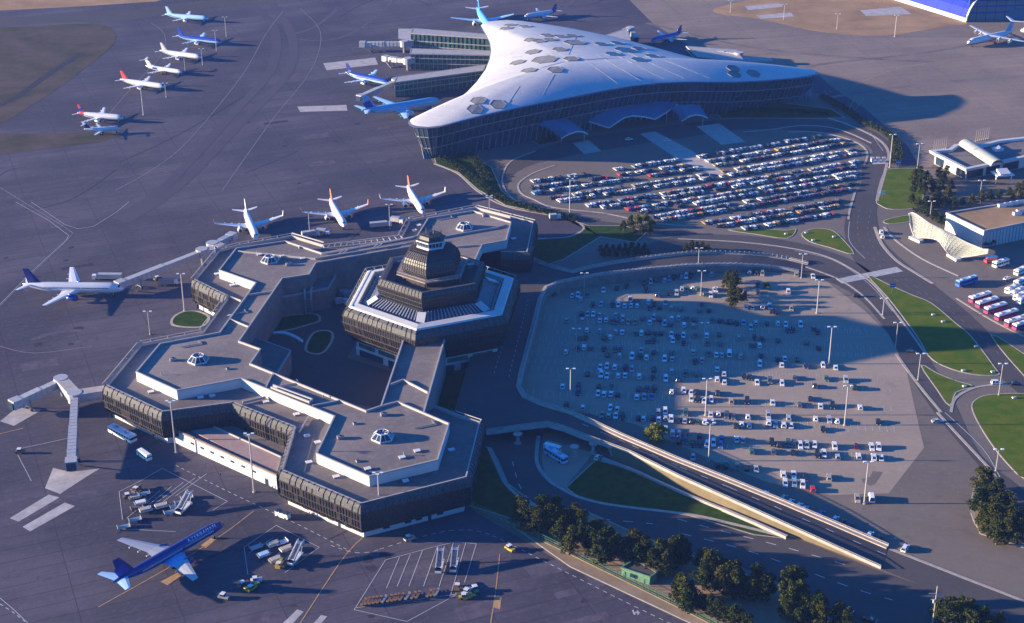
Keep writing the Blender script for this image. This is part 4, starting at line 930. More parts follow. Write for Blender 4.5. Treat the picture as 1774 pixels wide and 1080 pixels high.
# ------------------------------------------------------------------ raised forecourt, curved bridge and long ramp
E1 = [(1539, 948, .15), (1448, 909, 1.6), (1357, 870.6, 3), (1265, 833, 4.0), (1174, 797, 4.7), (1080, 757, 5), (989, 715, 5), (940, 701, 5), (911, 688, 5), (901, 671, 5), (905, 648, 5), (938, 519, 5), (948, 499, 5), (970, 490, 5), (996, 485, 5), (1040, 477, 5), (1120, 468, 5), (1190, 461.6, 4.7), (1235, 460, 4.0), (1275, 460, 3.5), (1312, 462, 2.4), (1343, 465, 1.5), (1384, 472, .15)]
E2 = [(1526, 985.6, .15), (1438, 946, 1.6), (1350, 906, 3), (1262, 866, 4.0), (1174, 826.6, 4.7), (1090, 785, 5), (1009, 755.6, 5), (975, 742, 5), (948.5, 735, 5), (900, 741, 5), (840, 749, 5)]
E3 = [(1400, 458, .15), (1363, 449, 1.5), (1330, 444, 2.4), (1290, 441, 3.5), (1240, 439, 4.0), (1190, 440, 4.7), (1120, 448, 5), (1060, 457, 5), (1011, 467, 5), (992, 472, 5), (962, 465, 5), (928, 453, 5), (908, 449, 5), (891, 451, 5), (878, 458, 5)]
W1 = [P(*q) for q in E1]; W2 = [P(*q) for q in E2]; W3 = [P(*q) for q in E3]
fo = thing('raised_forecourt', P(940, 600, 0), 'raised forecourt road with curved bridge and long straight ramp to the lower right', 'flyover')
a = M(); a.poly(ccw(W1[6:17] + W3[6:] + [P(880, 500, 5), P(830, 560, 5), P(816, 614, 5), P(788, 714, 5), P(833, 725, 5)] + W2[6:][::-1]), 'road asphalt')
for i in range(6): a.add([W1[i], W1[i + 1], W2[i + 1], W2[i]], [(0, 1, 2, 3)], 'road asphalt')
bl = W1[16:]; br_ = [W3[6], W3[5], W3[4], W3[3], W3[2], W3[1], W3[0]]
a.loft([bl, br_], 'road asphalt', closed=False); a.build('road_deck', fo)
a = M(); low_ = lambda p: Vector((p.x, p.y, 0))
def skirt(pts, m='ramp wall', z0=0):
    for i in range(len(pts) - 1):
        p, q = pts[i], pts[i + 1]; a.add([(p.x, p.y, z0), (q.x, q.y, z0), q, p], [(0, 1, 2, 3)], m)
skirt(W1, 'stone wall'); skirt(W3, 'concrete')  # shade on the lot-side wall put into the colour by the darker material
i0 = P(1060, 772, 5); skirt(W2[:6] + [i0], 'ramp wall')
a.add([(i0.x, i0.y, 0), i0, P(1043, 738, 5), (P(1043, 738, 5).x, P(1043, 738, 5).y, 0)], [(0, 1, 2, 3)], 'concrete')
a.build('retaining_wall', fo)
a = M()      # deck edge where the road passes underneath
sl_ = [i0] + W2[6:]
for i in range(len(sl_) - 1): a.beam(sl_[i] - Vector((0, 0, .65)), sl_[i + 1] - Vector((0, 0, .65)), .5, 1.3, 'pale slab')
a.poly([(p.x, p.y, 4.0) for p in [i0] + W2[6:] + [P(833, 725, 5), P(860, 700, 5), P(960, 700, 5), P(1043, 738, 5)]], 'concrete')
a.build('deck_edge', fo)
for q in ((897, 768), (995, 790), (1028, 785), (905, 735), (985, 745)):
    c = P(q[0], q[1], 0); a = M(); a.cyl(c, (c.x, c.y, 2.8), .7, .7, 'concrete', 10); a.cyl((c.x, c.y, 2.8), (c.x, c.y, 4.05), .75, 1.8, 'concrete', 10); a.cyl(c, c + Vector((0, 0, .25)), 1.6, 1.5, 'kerb stone', 10); a.build('pillar', fo)
a = M()
in1 = 1 if True else -1
def side(pts, ref):   # which side of travel the deck lies on
    p, q = pts[3], pts[4]; d = q - p; return 1 if (ref.x - p.x) * d.y - (ref.y - p.y) * d.x > 0 else -1
s1 = side(W1[6:], P(880, 640, 5)); s2 = side(W2, P(1300, 860, 4)); s3 = side(W3, P(1000, 500, 5))
W1s, W2s, W3s = W1, W2, W3
a.sweep(W1s, [(0, 0), (0, .5), (1.6 * s1, .5), (1.6 * s1, .02)], 'kerb stone')
a.sweep(W2s, [(0, 0), (0, .35), (.8 * s2, .35), (.8 * s2, .02)], 'kerb stone')
a.sweep(W3s, [(0, 0), (0, .35), (1.2 * s3, .35), (1.2 * s3, .02)], 'kerb stone')
a.build('footway', fo)
a = M()
for Wl, s_ in ((W1, s1), (W2, s2), (W3, s3)):
    a.sweep(Wl, [(-.15 * s_, -.2), (-.15 * s_, .9), (.15 * s_, .9), (.15 * s_, .3)], 'concrete')
    for i in range(len(Wl) - 1):
        p, q = Wl[i], Wl[i + 1]; a.beam(p + Vector((0, 0, 1.35)), q + Vector((0, 0, 1.35)), .14, .14, 'parapet')
        L_ = (q - p).length
        for k in range(int(L_ / 2.0) + 1): b = p.lerp(q, min(1, k * 2.0 / L_)); a.beam(b + Vector((0, 0, .2)), b + Vector((0, 0, 1.4)), .16, .16, 'parapet')
a.build('railing', fo)
a = M()      # taller white pickets on the curved bridge
for Wl in (W1[14:22], W3[1:10]):
    for i in range(len(Wl) - 1):
        p, q = Wl[i], Wl[i + 1]; L_ = (q - p).length; n_ = max(1, int(L_ / 2.2))
        for k in range(n_): b = p.lerp(q, k / n_); a.beam(b + Vector((0, -.2, -.6)), b + Vector((0, -.2, 1.6)), .5, .35, 'parapet')
a.build('pickets', fo)
# lane dashes on the ramp
a = M()
for f in (.36, .68):
    acc = 0
    for i in range(6):
        p = W1[i].lerp(W2[i], f) + Vector((0, 0, .03)); q = W1[i + 1].lerp(W2[i + 1], f) + Vector((0, 0, .03)); L_ = (q - p).length; t = 0
        if f == .36: 
            while t < L_ - 3: a = M(); strip(a, p.lerp(q, t / L_), p.lerp(q, (t + 3) / L_), .3, 'line paint'); a.build('lane_dash', fo); t += 9
lines('forecourt_dashes', [[(880, 620, 5), (862, 680, 5), (900, 715, 5)]], 'line paint', 5.03, .25, (2, 3)) if False else None
a = M()
for (q0, q1) in (((915, 520), (880, 660)), ((893, 530), (855, 650))):
    u0, u1 = P(*q0, 5.03), P(*q1, 5.03); L_ = (u1 - u0).length; t = 0
    while t < L_ - 2: strip(a, u0.lerp(u1, t / L_), u0.lerp(u1, (t + 1.6) / L_), .25, 'line paint'); t += 4.5
a.build('forecourt_dashes', fo)
# low concrete ledge in front of the ramp wall
lg = thing('ledge_wall', P(1250, 880, 0), 'low cream ledge along the foot of the long ramp wall', 'wall')
a = M(); q = PL(tile(1174, 715, Z, [(230, 488), (400, 560), (560, 632)]), 1.2); a.sweep(q, [(.6, -1.2), (.6, 0), (-.6, 0), (-.6, -1.2)], 'parapet'); a.build('upper_step', lg)
a = M(); q = PL(tile(590, 715, Z, [(1340, 230), (1500, 290), (1774, 415), (1960, 490)]), 1.0); a.sweep(q, [(.5, -1.0), (.5, 0), (-.5, 0), (-.5, -1.0)], 'parapet'); a.build('lower_step', lg)

# ------------------------------------------------------------------ fence between apron and road
fp = PL([(808, 876), (900, 919), (990, 962), (1080, 1006), (1195, 1063), (1290, 1112), (1400, 1170)], 0)
fe = thing('boundary_fence', fp[0], 'long green mesh fence on a pale kerb between the apron and the tree belt', 'fence')
a = M(); a.sweep(fp, [(.35, 0), (.35, .45), (-.35, .45), (-.35, 0)], 'ramp wall'); a.build('plinth', fe)
a = M()
for i in range(len(fp) - 1):
    p, q = fp[i], fp[i + 1]; L_ = (q - p).length; n_ = int(L_ / 2.6)
    for k in range(n_): b = p.lerp(q, k / n_); a.beam(b, b + Vector((0, 0, 2.6)), .2, .2, 'green paint')
a.build('posts', fe)
a = M()
for i in range(len(fp) - 1):
    for h in (.9, 1.7, 2.6): a.beam(fp[i] + Vector((0, 0, h)), fp[i + 1] + Vector((0, 0, h)), .06, .09, 'green paint')
    L_ = (fp[i + 1] - fp[i]).length
    for k in range(int(L_ / 1.3)): b = fp[i].lerp(fp[i + 1], k * 1.3 / L_); a.beam(b + Vector((0, 0, .5)), b + Vector((0, 0, 2.5)), .06, .06, 'green paint')
a.build('mesh_panel', fe)

# ------------------------------------------------------------------ green hut by the fence
hu = thing('green_hut', P(1105, 1000, 0), 'low mint green hut with a dark open roof beside the fence', 'hut')
q = PL([(1077, 984), (1126, 1000), (1138, 992), (1100, 970)], 3.2); a = M(); a.prism(q, 0, 3.1, 'green paint', 'road asphalt'); a.build('wall', hu)
a = M(); a.sweep(ccw(q), [(.2, 2.9), (.3, 3.5), (-.2, 3.5), (-.2, 3.05)], 'green paint', closed=True, z=0); a.beam(q[2] + Vector((0, 0, .4)), q[3] + Vector((0, 0, .4)), 1.2, .2, 'ramp wall'); a.build('roof_edge', hu)
a = M(); a.beam(q[0].lerp(q[1], .3) + Vector((0, -.1, -1.6)), q[0].lerp(q[1], .55) + Vector((0, -.1, -1.6)), .1, 1.4, 'dark glass'); a.build('window', hu)

# ------------------------------------------------------------------ jet bridges
def tube_box(a, p, q, wd, h, m='bridge cladding'): a.beam(p, q, wd, h, m)
def jetbridge(fixed, rot, arms, label, z=6.2):
    r_ = P(*rot, z); o = thing('jet_bridge', (r_.x, r_.y, 0), label, 'jet bridge', 'passenger boarding bridges')
    if fixed:
        a = M(); f0 = P(*fixed, z); a.beam(f0, r_, 4.6, 3.4, 'bridge cladding'); a.beam(f0 + Vector((0, 0, 1.8)), r_ + Vector((0, 0, 1.8)), 4.8, .3, 'pale slab'); a.beam(f0 - Vector((0, 0, 1.2)), r_ - Vector((0, 0, 1.2)), 4.7, .3, 'steel'); a.build('fixed_walkway', o)
    a = M(); a.cyl(r_ - Vector((0, 0, 1.9)), r_ + Vector((0, 0, 2.1)), 2.9, 2.9, 'bridge cladding', 12); a.cyl((r_.x, r_.y, 0), r_ - Vector((0, 0, 1.8)), .9, .9, 'steel', 8); a.build('rotunda', o)
    for e in arms:
        e_ = P(e[0], e[1], e[2] if len(e) > 2 else 5.0); a = M(); m_ = r_.lerp(e_, .5); a.beam(r_, m_, 2.8, 2.7, 'bridge cladding'); a.beam(m_, e_, 3.2, 3.1, 'bridge cladding')
        d = (e_ - r_).normalized(); L_ = (e_ - r_).length
        for k in range(1, int(L_ / 2.5)):
            b = r_ + d * k * 2.5; wd = 3.36 if k * 2.5 > L_ / 2 else 2.96; a.box(b, (.18, wd, 3.2 if k * 2.5 > L_ / 2 else 2.8), 'grey panel', rz=math.atan2(d.y, d.x))
        a.build('tunnel', o)
        c = M(); c.box(e_ + d * 1.6 + Vector((0, 0, .1)), (4.2, 4.2, 3.6), 'bridge cladding', rz=math.atan2(d.y, d.x)); c.box(e_ + d * 3.9 + Vector((0, 0, 0)), (.6, 3.4, 2.9), 'dark glass', rz=math.atan2(d.y, d.x)); c.build('cab', o)
        c = M(); b = r_.lerp(e_, .82); s_ = Vector((-d.y, d.x, 0)); 
        for k in (-1, 1): c.beam(b + s_ * k * 1.9, (b.x + s_.x * k * 1.9, b.y + s_.y * k * 1.9, .8), .5, .5, 'steel'); c.cyl((b.x + s_.x * k * 1.4, b.y + s_.y * k * 1.4, .55), (b.x + s_.x * k * 2.3, b.y + s_.y * k * 2.3, .55), .55, .55, 'rubber', 10)
        c.beam((b.x - s_.x * 2, b.y - s_.y * 2, 1.1), (b.x + s_.x * 2, b.y + s_.y * 2, 1.1), .4, .4, 'steel'); c.build('wheel_carriage', o)
        c = M(); f0 = e_ + s_ * 2.6 + Vector((0, 0, -1)); c.beam(f0, (f0.x - d.x * 5, f0.y - d.y * 5, .2), 1.0, .25, 'steel'); c.build('service_stairs', o)
    return o
jetbridge((183, 680), (130, 688), [(124, 800)], 'jet bridge with one arm pointing down the apron from the left pavilion')
jetbridge((130, 688), (106, 662), [(34, 696)], 'jet bridge arm angled to the left of the rotunda at the left edge')
jetbridge((372, 436), (350, 438), [(214, 491)], 'long jet bridge reaching the nose of the white airliner with the navy tail')
jetbridge((385, 432), (368, 427), [(398, 412)], 'short stubby jet bridge beside the tail-left 737 at the upper pavilion'.replace('737', 'white airliner'))
jetbridge((715, 74), (700, 76), [(632, 77)], 'jet bridge at the end of the furthest glass pier')
jetbridge((716, 104), (706, 106), [(672, 102)], 'jet bridge at the end of the middle glass pier')
jetbridge((690, 140), (686, 142), [(628, 168)], 'jet bridge at the end of the nearest glass pier')
jetbridge((1276, 96), (1280, 96), [(1232, 90)], 'jet bridge behind the right part of the white roof')
jetbridge((1083, 56), (1092, 52), [(1100, 66)], 'jet bridge beside the dark blue tailed airliner behind the white roof')
# ------------------------------------------------------------------ aircraft
for nm, c, k in (('plane white', (.55, .56, .60), .35), ('plane navy', (.010, .020, .17), .3), ('plane royal', (.012, .04, .30), .3), ('plane sky', (.10, .38, .66), .3), ('plane pale blue', (.36, .56, .74), .3), ('plane red', (.50, .05, .05), .35), ('plane orange', (.62, .15, .07), .35), ('plane grey', (.36, .37, .40), .4)): mat(nm, c, k, metal=.05, spec=.6)
def airliner(nose, tail, zc, label, L, top='plane white', belly='plane white', fin='plane navy', wing='plane white', tailp='plane white', eng='plane white', span=None, r=None, winglet=None, engines=2, style='low', detail=2, hline=0, inner=None, fin2=None):
    A = P(nose[0], nose[1], zc); B = P(tail[0], tail[1], zc); d = (A - B); hd = math.atan2(d.y, d.x); c = (A + B) / 2; d.z = 0; d.normalize()
    if L is None: L = (A - B).length
    c = A - d * L / 2
    o = thing('airliner', (c.x, c.y, 0), label, 'airplane', 'parked airliners')
    r = r or L * .045; span = span or L * .85; hc = zc
    rot = Matrix.Rotation(hd, 3, 'Z')
    def W(x, y, z): v = rot @ Vector((x, y, 0)); return Vector((c.x + v.x, c.y + v.y, z))
    st_ = [(0, .06, -.25), (.008, .28, -.22), (.025, .50, -.15), (.05, .72, -.08), (.085, .90, -.02), (.13, 1, 0), (.3, 1, 0), (.5, 1, 0), (.66, 1, 0), (.75, .93, .07), (.84, .72, .24), (.92, .45, .42), (.975, .22, .55), (1, .08, .62)]
    n_ = 16; rings = []
    for s_, rr, dz in st_: rings.append([W(L / 2 - s_ * L, r * rr * math.cos(2 * math.pi * k / n_), hc + r * dz + r * rr * 1.03 * math.sin(2 * math.pi * k / n_)) for k in range(n_)])
    def mf(i, j):
        zz = math.sin(2 * math.pi * (j + .5) / n_)
        if i >= 10 and hline == 0 and fin2: return fin2
        return top if zz > hline else belly
    a = M(); a.loft(rings, top, mf=mf); fu = shade(a.build('fuselage', o))
    # cockpit glass and cabin windows
    a = M()
    for k in (-1, 1):
        a.add([W(L / 2 - .030 * L, k * .04 * r, hc + .48 * r), W(L / 2 - .030 * L, k * .44 * r, hc + .30 * r), W(L / 2 - .047 * L, k * .64 * r, hc + .42 * r), W(L / 2 - .047 * L, k * .06 * r, hc + .72 * r)], [(0, 1, 2, 3)], 'dark glass')
    a.build('cockpit_windows', fu)
    if detail > 1:
        a = M(); m_ = 'dark glass' if top == 'plane white' else 'plane white'
        for k in (-1, 1):
            x = .14
            while x < .78:
                if not (.40 < x < .42): a.box(W(L / 2 - x * L, k * r * .985, hc + .28 * r), (.34, .12, .42), m_, rz=hd)
                x += .62 / L * (1.6 if detail < 3 else 1.0)
        a.build('cabin_windows', fu)
    if detail > 2 and top != 'plane white':      # titles along the forward body
        cu = bpy.data.curves.new('lettering', 'FONT'); cu.body = 'AZERBAIJAN'; cu.size = 1.7; cu.space_character = 1.35; cu.extrude = .02; cu.align_x = 'RIGHT'; cu.materials.append(MATS['plane pale blue'])
        c0_ = bpy.data.objects.new('lettering', cu); COL.objects.link(c0_); bpy.context.view_layer.update(); me_ = bpy.data.meshes.new_from_object(c0_.evaluated_get(bpy.context.evaluated_depsgraph_get())); bpy.data.objects.remove(c0_); t_ = bpy.data.objects.new('lettering', me_); COL.objects.link(t_); t_.parent = fu; wp = W(L * .40, -r * .80, hc + .62 * r); t_.location = (wp.x - c.x, wp.y - c.y, wp.z); t_.rotation_euler = (R(52), 0, hd)
    # wings
    high = style == 'high'; zw = hc + (r * .75 if high else -r * .55); dih = -.03 if high else .09; half = span / 2; croot = L * (.19 if not high else .16); ctip = croot * .26; swp = .48
    x0 = L * (.10 if not high else .10)
    def foil(x, y, z, ch, th): return [W(x, y, z + th * .15), W(x - ch * .3, y, z + th * .6), W(x - ch * .7, y, z + th * .4), W(x - ch, y, z + .02), W(x - ch * .7, y, z - th * .25), W(x - ch * .3, y, z - th * .4)]
    for k in (-1, 1):
        a = M(); y1 = half * .36; secs = [(x0 + .5, 0.3 * r, croot * 1.05, .13), (x0 + .2 * 0 - swp * r * .6, r * .9, croot, .12), (x0 - swp * y1, y1, croot * .62, .11), (x0 - swp * half, half, ctip, .09)]
        rg_ = [foil(x, k * y, zw + dih * y, ch, ch * th) for x, y, ch, th in secs]
        if k < 0: rg_ = [q[::-1] for q in rg_]
        a.loft(rg_, wing, mf=(lambda i, j: inner if (inner and k < 0 and i < 2) else wing)); wg = a.build('wing', o)
        if winglet:
            b = M(); xt = x0 - swp * half; zt = zw + dih * half
            b.loft([foil(xt, k * half, zt, ctip, .12), [W(xt - 1.2 - dx, k * (half + .5), zt + 2.4) for dx in (0, .3, .6, .9, .6, .3)]], winglet); b.build('winglet', wg)
        # flap fairings
        b = M()
        for fy in (.3, .5, .7): x_ = x0 - swp * half * fy - croot * (.9 - .75 * fy); b.beam(W(x_ + 1, k * half * fy, zw + dih * half * fy - .35), W(x_ - 1.3, k * half * fy, zw + dih * half * fy - .25), .4, .45, wing)
        b.build('flap_fairing', wg)
        er = r * .62 if engines == 2 else r * .42
        if style != 'rear':
            for ey in ((.33,) if engines == 2 else (.30, .55)):
                y = half * ey; xe = x0 - swp * y + er * 1.6; ze = zw + dih * y - er * 1.05; b = M(); ln = er * 3.4
                prof = [(0, .86), (.05, 1), (.35, 1.02), (.7, .82), (1, .55)]
                b.loft([[W(xe - s_ * ln, k * y + er * q * math.cos(t), ze + er * q * math.sin(t)) for t in [2 * math.pi * u / 12 for u in range(12)]] for s_, q in prof], eng, cap=True)
                b.cyl(W(xe + .02, k * y, ze), W(xe - .3, k * y, ze), er * .78, er * .75, 'rubber', 12); b.beam(W(xe - ln * .3, k * y, ze + er), W(xe - ln * .8, k * y, zw + dih * y), .35, er * .7, eng); shade(b.build('engine', o))
    if style == 'rear':
        for k in (-1, 1):
            b = M(); er = r * .5; b.cyl(W(-L * .24, k * (r + er), hc + r * .5), W(-L * .24 - L * .12, k * (r + er), hc + r * .5), er, er * .7, eng, 12); b.cyl(W(-L * .24 + .05, k * (r + er), hc + r * .5), W(-L * .25, k * (r + er), hc + r * .5), er * .8, er * .8, 'rubber', 12); b.build('engine', o)
    # fin and tailplane
    tt = style in ('rear', 'high'); fh = L * (.155 if not tt else .14); cf = L * .135
    zf = hc + r * .8; xf = -L * .5 + L * .19
    def vs(x, z, ch, t): return [W(x, 0, z), W(x - ch * .3, t, z), W(x - ch, .03, z), W(x - ch, -.03, z), W(x - ch * .3, -t, z)]
    a = M(); a.loft([vs(xf + 1.6, zf - r * .5, cf * 1.25, .28), vs(xf, zf + r * .1, cf, .25), vs(xf - fh * .72, zf + fh, cf * (.42 if not tt else .7), .12)], fin); a.build('tail_fin', o)
    if fin2 and not tt:
        a = M(); 
        for s_ in (-1, 1): a.add([W(xf - 2.0, s_ * .27, zf + .6), W(xf - cf, s_ * .12, zf + .3), W(xf - cf * 1.15 - .6, s_ * .1, zf + fh * .45), W(xf - fh * .55, s_ * .2, zf + fh * .62)], [(0, 1, 2, 3)], 'plane royal')
        a.build('tail_emblem', o)
    ht = span * .185; zt = (zf + fh - .2) if tt else hc + r * .55; xt = (xf - fh * .72) if tt else (-L * .5 + L * .125); ct = L * .10
    for k in (-1, 1):
        a = M(); rg_ = [foil(xt, k * (r * .2 if not tt else 0), zt, ct, ct * .1), foil(xt - ht * .62, k * ht, zt + ht * .07, ct * .42, ct * .05)]
        if k < 0: rg_ = [q[::-1] for q in rg_]
        a.loft(rg_, tailp); a.build('tailplane', o)
    # undercarriage
    for x, y in ((L * .39, 0), (-L * .03, r * 1.35), (-L * .03, -r * 1.35)):
        a = M(); a.cyl(W(x, y, .5), W(x, y, hc - r * .6), .18, .2, 'steel', 6)
        for s_ in (-.35, .35): 
            for dx in ((0,) if y == 0 else (-.6, .6)): a.cyl(W(x + dx, y + s_ - .17, .5), W(x + dx, y + s_ + .17, .5), .5, .5, 'rubber', 10)
        a.build('landing_gear', o)
    return o
airliner((388, 905), (176, 1026), 3.9, 'dark blue airliner with pale wings parked alone at the lower left', 47.3, 'plane navy', 'plane pale blue', 'plane navy', 'plane grey', 'plane pale blue', 'plane navy', span=38, r=1.95, detail=3, hline=-.25, inner='plane sky', fin2='plane navy')
airliner((214, 499), (44, 497), 4.6, 'white airliner with a navy tail fin nosing in to the long jet bridge', 46, fin='plane navy', span=42, r=2.3, detail=3, eng='plane royal')
airliner((444, 412), (420, 356), 3.6, 'white airliner with a white tail, leftmost of three by the terminal roof', 37, fin='plane white', span=34, r=1.9, winglet='plane white')
airliner((597, 391), (567, 340), 3.6, 'white airliner with an orange tail fin, middle one of the three by the terminal roof', 36, fin='plane orange', span=34, r=1.9, winglet='plane orange', tailp='plane white')
airliner((733, 368), (700, 316), 3.6, 'white airliner with an orange tail fin, right one of the three by the terminal roof', 37, fin='plane orange', span=34, r=1.9, winglet='plane white')
airliner((361, 32), (286, 27), 3.4, 'pale blue airliner furthest away in the upper left row', None, 'plane pale blue', 'plane pale blue', 'plane pale blue', span=28, r=1.7, detail=1)
airliner((384, 72), (306, 64), 3.4, 'dark blue airliner second from the top in the upper left row', None, 'plane royal', 'plane pale blue', 'plane royal', 'plane pale blue', span=29, r=1.8, detail=1)
airliner((349, 99), (277, 90), 3.4, 'all white airliner third from the top in the upper left row', None, span=28, r=1.7, fin='plane grey', detail=1)
airliner((316, 125), (252, 116), 3.0, 'small white jet with a high tail and rear engines in the upper left row', None, style='rear', span=24, r=1.4, fin='plane white', detail=1)
airliner((286, 150), (208, 140), 3.4, 'white airliner with a red tail in the middle of the upper left row', None, span=28, r=1.7, fin='plane red', detail=1)
airliner((214, 204), (134, 198), 3.4, 'white airliner with a red rear body at the near end of the upper left row', None, span=29, r=1.7, fin='plane red', detail=1, fin2='plane red')
airliner((208, 222), (146, 226), 3.0, 'small white jet close beside the red tailed one at the row end', None, style='rear', span=22, r=1.3, detail=1)
airliner((764, 174), (626, 196), 5.2, 'large light blue airliner tucked behind the left tip of the white roof', None, 'plane sky', 'plane pale blue', 'plane sky', 'plane pale blue', span=48, r=2.7, fin2='plane sky', detail=1, tailp='plane pale blue')
airliner((676, 143), (598, 128), 3.6, 'dark blue airliner with a navy tail at the nearest glass pier', None, 'plane royal', 'plane pale blue', 'plane navy', 'plane pale blue', span=33, r=1.9, detail=1)
airliner((852, 52), (826, 16), 4.4, 'light blue airliner half hidden behind the top tip of the white roof', None, 'plane sky', 'plane pale blue', 'plane sky', 'plane pale blue', span=46, r=2.4, detail=1, fin2='plane sky')
airliner((908, 29), (966, 20), 3.6, 'airliner with a navy tail and white nose standing beyond the top of the white roof', None, 'plane white', 'plane pale blue', 'plane navy', span=30, r=1.8, detail=1, fin2='plane navy')
airliner((1128, 70), (1182, 58), 3.6, 'airliner with a navy tail beyond the right slope of the white roof', None, 'plane royal', 'plane white', 'plane navy', span=30, r=1.8, detail=1, fin2='plane navy')
airliner((1676, 74), (1730, 62), 3.8, 'white cargo plane with high wings and a tall tail on the far right apron', 46, span=54, r=2.4, style='high', engines=4, fin='plane sky', detail=1, hline=-.5, belly='plane royal')
airliner((1768, 52), (1840, 56), 3.4, 'white plane cut off by the right edge of the far apron', None, span=40, r=2, detail=1)
# ------------------------------------------------------------------ cars
def car_mesh(color, kind):
    a = M(); p_ = 'car ' + CARC[color][0]
    L_, W_, H_ = {'sedan': (4.5, 1.8, 1.42), 'hatch': (3.9, 1.7, 1.5), 'estate': (4.75, 1.82, 1.52), 'suv': (4.6, 1.9, 1.75), 'van': (5.2, 2.0, 2.2)}[kind]
    hb = .55 * H_ if kind != 'van' else .45 * H_
    # lower body: side profile lofted across the width
    def sec(y, k): return [(x * L_, y, z) for x, z in [(-.5 * k, .32), (-.5 * k, hb * .92), (-.47 * k, hb), (-.2, hb * 1.03), (.15, hb), (.44 * k, hb * .86), (.5 * k, hb * .62), (.5 * k, .30)]]
    ws = [(-W_ / 2, .94), (-W_ / 2 + .12, 1), (W_ / 2 - .12, 1), (W_ / 2, .94)]
    rg = [[(x, y, z if abs(y) < W_ / 2 - .01 else (z * .97 if z > .4 else z + .05)) for x, y, z in sec(y, k)] for y, k in ws]
    a.loft(rg, p_)
    if kind == 'sedan': cab = [(-.40, 0), (-.27, 1), (.06, 1), (.24, 0)]
    elif kind in ('suv', 'hatch', 'estate'): cab = [(-.485, 0), (-.43, 1), (.08, 1), (.24, 0)]
    else: cab = [(-.49, 0), (-.48, 1), (.26, 1), (.42, 0)]
    w0, w1 = W_ / 2 - .06, W_ / 2 - .26
    b0 = [(cab[0][0] * L_, -w0, hb), (cab[3][0] * L_, -w0, hb), (cab[3][0] * L_, w0, hb), (cab[0][0] * L_, w0, hb)]
    t0 = [(cab[1][0] * L_, -w1, H_), (cab[2][0] * L_, -w1, H_), (cab[2][0] * L_, w1, H_), (cab[1][0] * L_, w1, H_)]
    gm = 'dark glass'
    a.add(b0 + t0, [(1, 2, 6, 5), (3, 0, 4, 7)], gm); a.add(b0 + t0, [(0, 1, 5, 4), (2, 3, 7, 6)], gm if kind != 'van' else p_)
    a.add([(v[0], v[1], v[2] + .02) for v in t0], [(0, 1, 2, 3)], p_)
    for i, j in ((0, 4), (1, 5), (2, 6), (3, 7)): q = b0 + t0; a.beam(q[i], q[j], .1, .1, p_)
    xm = (cab[1][0] + cab[2][0]) / 2 * L_
    for s_ in (-1, 1): a.beam((xm, s_ * w0, hb), (xm, s_ * w1, H_), .1, .1, p_)
    for x in (-.31 * L_, .31 * L_):
        for s_ in (-1, 1): a.cyl((x, s_ * (W_ / 2 - .2), .32), (x, s_ * (W_ / 2 + .01), .32), .32, .32, 'rubber', 8)
    for s_ in (-1, 1):
        a.box((L_ * .485, s_ * W_ * .36, hb * .75), (.12, .34, .14), 'lamp glass'); a.box((-L_ * .492, s_ * W_ * .38, hb * .8), (.08, .26, .16), 'car red')
    return a
PROTO = {}
def car_proto(c, k):
    if (c, k) not in PROTO:
        me = car_mesh(c, k); ob = me.build('parked_car'); PROTO[(c, k)] = ob.data; bpy.data.objects.remove(ob)
    return PROTO[(c, k)]
OLD = {}
OLD[(940, 460, .1691)] = ("w305,305 w362,300 s390,345 w462,495 w520,495 w585,505 s408,555 w587,560 w650,555 w245,560 w455,660 w587,665 w692,730 s750,675 w815,680 w425,835 w240,880 w790,920 w917,930 w1065,940 n955,690 w1015,690 w778,400 w840,410 s898,350 w908,405 w968,410 w625,250 s600,395 "
 "w1085,370 s1260,380 w1318,430 w1375,280 s1430,235 w1540,230 g1415,440 w1325,540 s1390,535 w1450,605 w1545,615 s1250,590 w1098,580 s1140,530 w875,575 w820,575 w822,525 o948,575 s750,505 w1320,705 w1335,765 w1443,715 w1680,715 w1545,885 w1635,965 w1250,955 s1327,955 s1012,870 w1725,300 w1765,240 s1250,150 s1300,135 s1425,115 s1110,165 w1470,110 s1730,90 w590,1040 w660,1030 w740,1040 "
 "k375,735 k440,735 k630,735 k355,850 k495,840 k630,850 k740,860 k795,855 k665,915 k997,930 k1080,680 k1150,700 k1215,690 k1075,770 k1135,770 k1385,725 k1565,715 k1445,790 k1690,795 k1700,900 k1560,980 k1140,885 k1320,885 k1475,540 k1555,550 k1735,560 k1310,600 k1195,545 k1025,535 k1705,455 k1630,390 k1605,455 k1095,430 k1145,390 k1200,425 k1295,280 k1480,245 k1590,240 k1665,290 k1160,145 k1350,120 k1520,110 k1040,180 k115,285 g455,300 k965,365 k715,400 k400,490 k515,400 g715,570 g755,575 k760,230 k860,210 k1060,250 k1180,300")
OLD[(1240, 460, .1691)] = ("w345,65 w478,80 w828,90 w998,110 w745,270 w775,440 w375,425 s310,420 s480,420 s555,420 w5,245 s285,585 s410,585 s360,635 w637,590 w717,600 w868,605 w235,735 w448,815 w62,915 W140,905 w255,930 w452,1005 w707,950 w678,1015 w5,910 "
 "k415,75 m430,190 k430,270 k570,465 k630,480 k40,560 k105,570 k150,575 k215,590 k525,590 k735,660 k790,660 g1000,640 m1045,680 k35,705 k45,795 k395,735 k475,755 k370,810 k635,765 g925,785 m1055,840 k465,930 k635,955 k835,960")
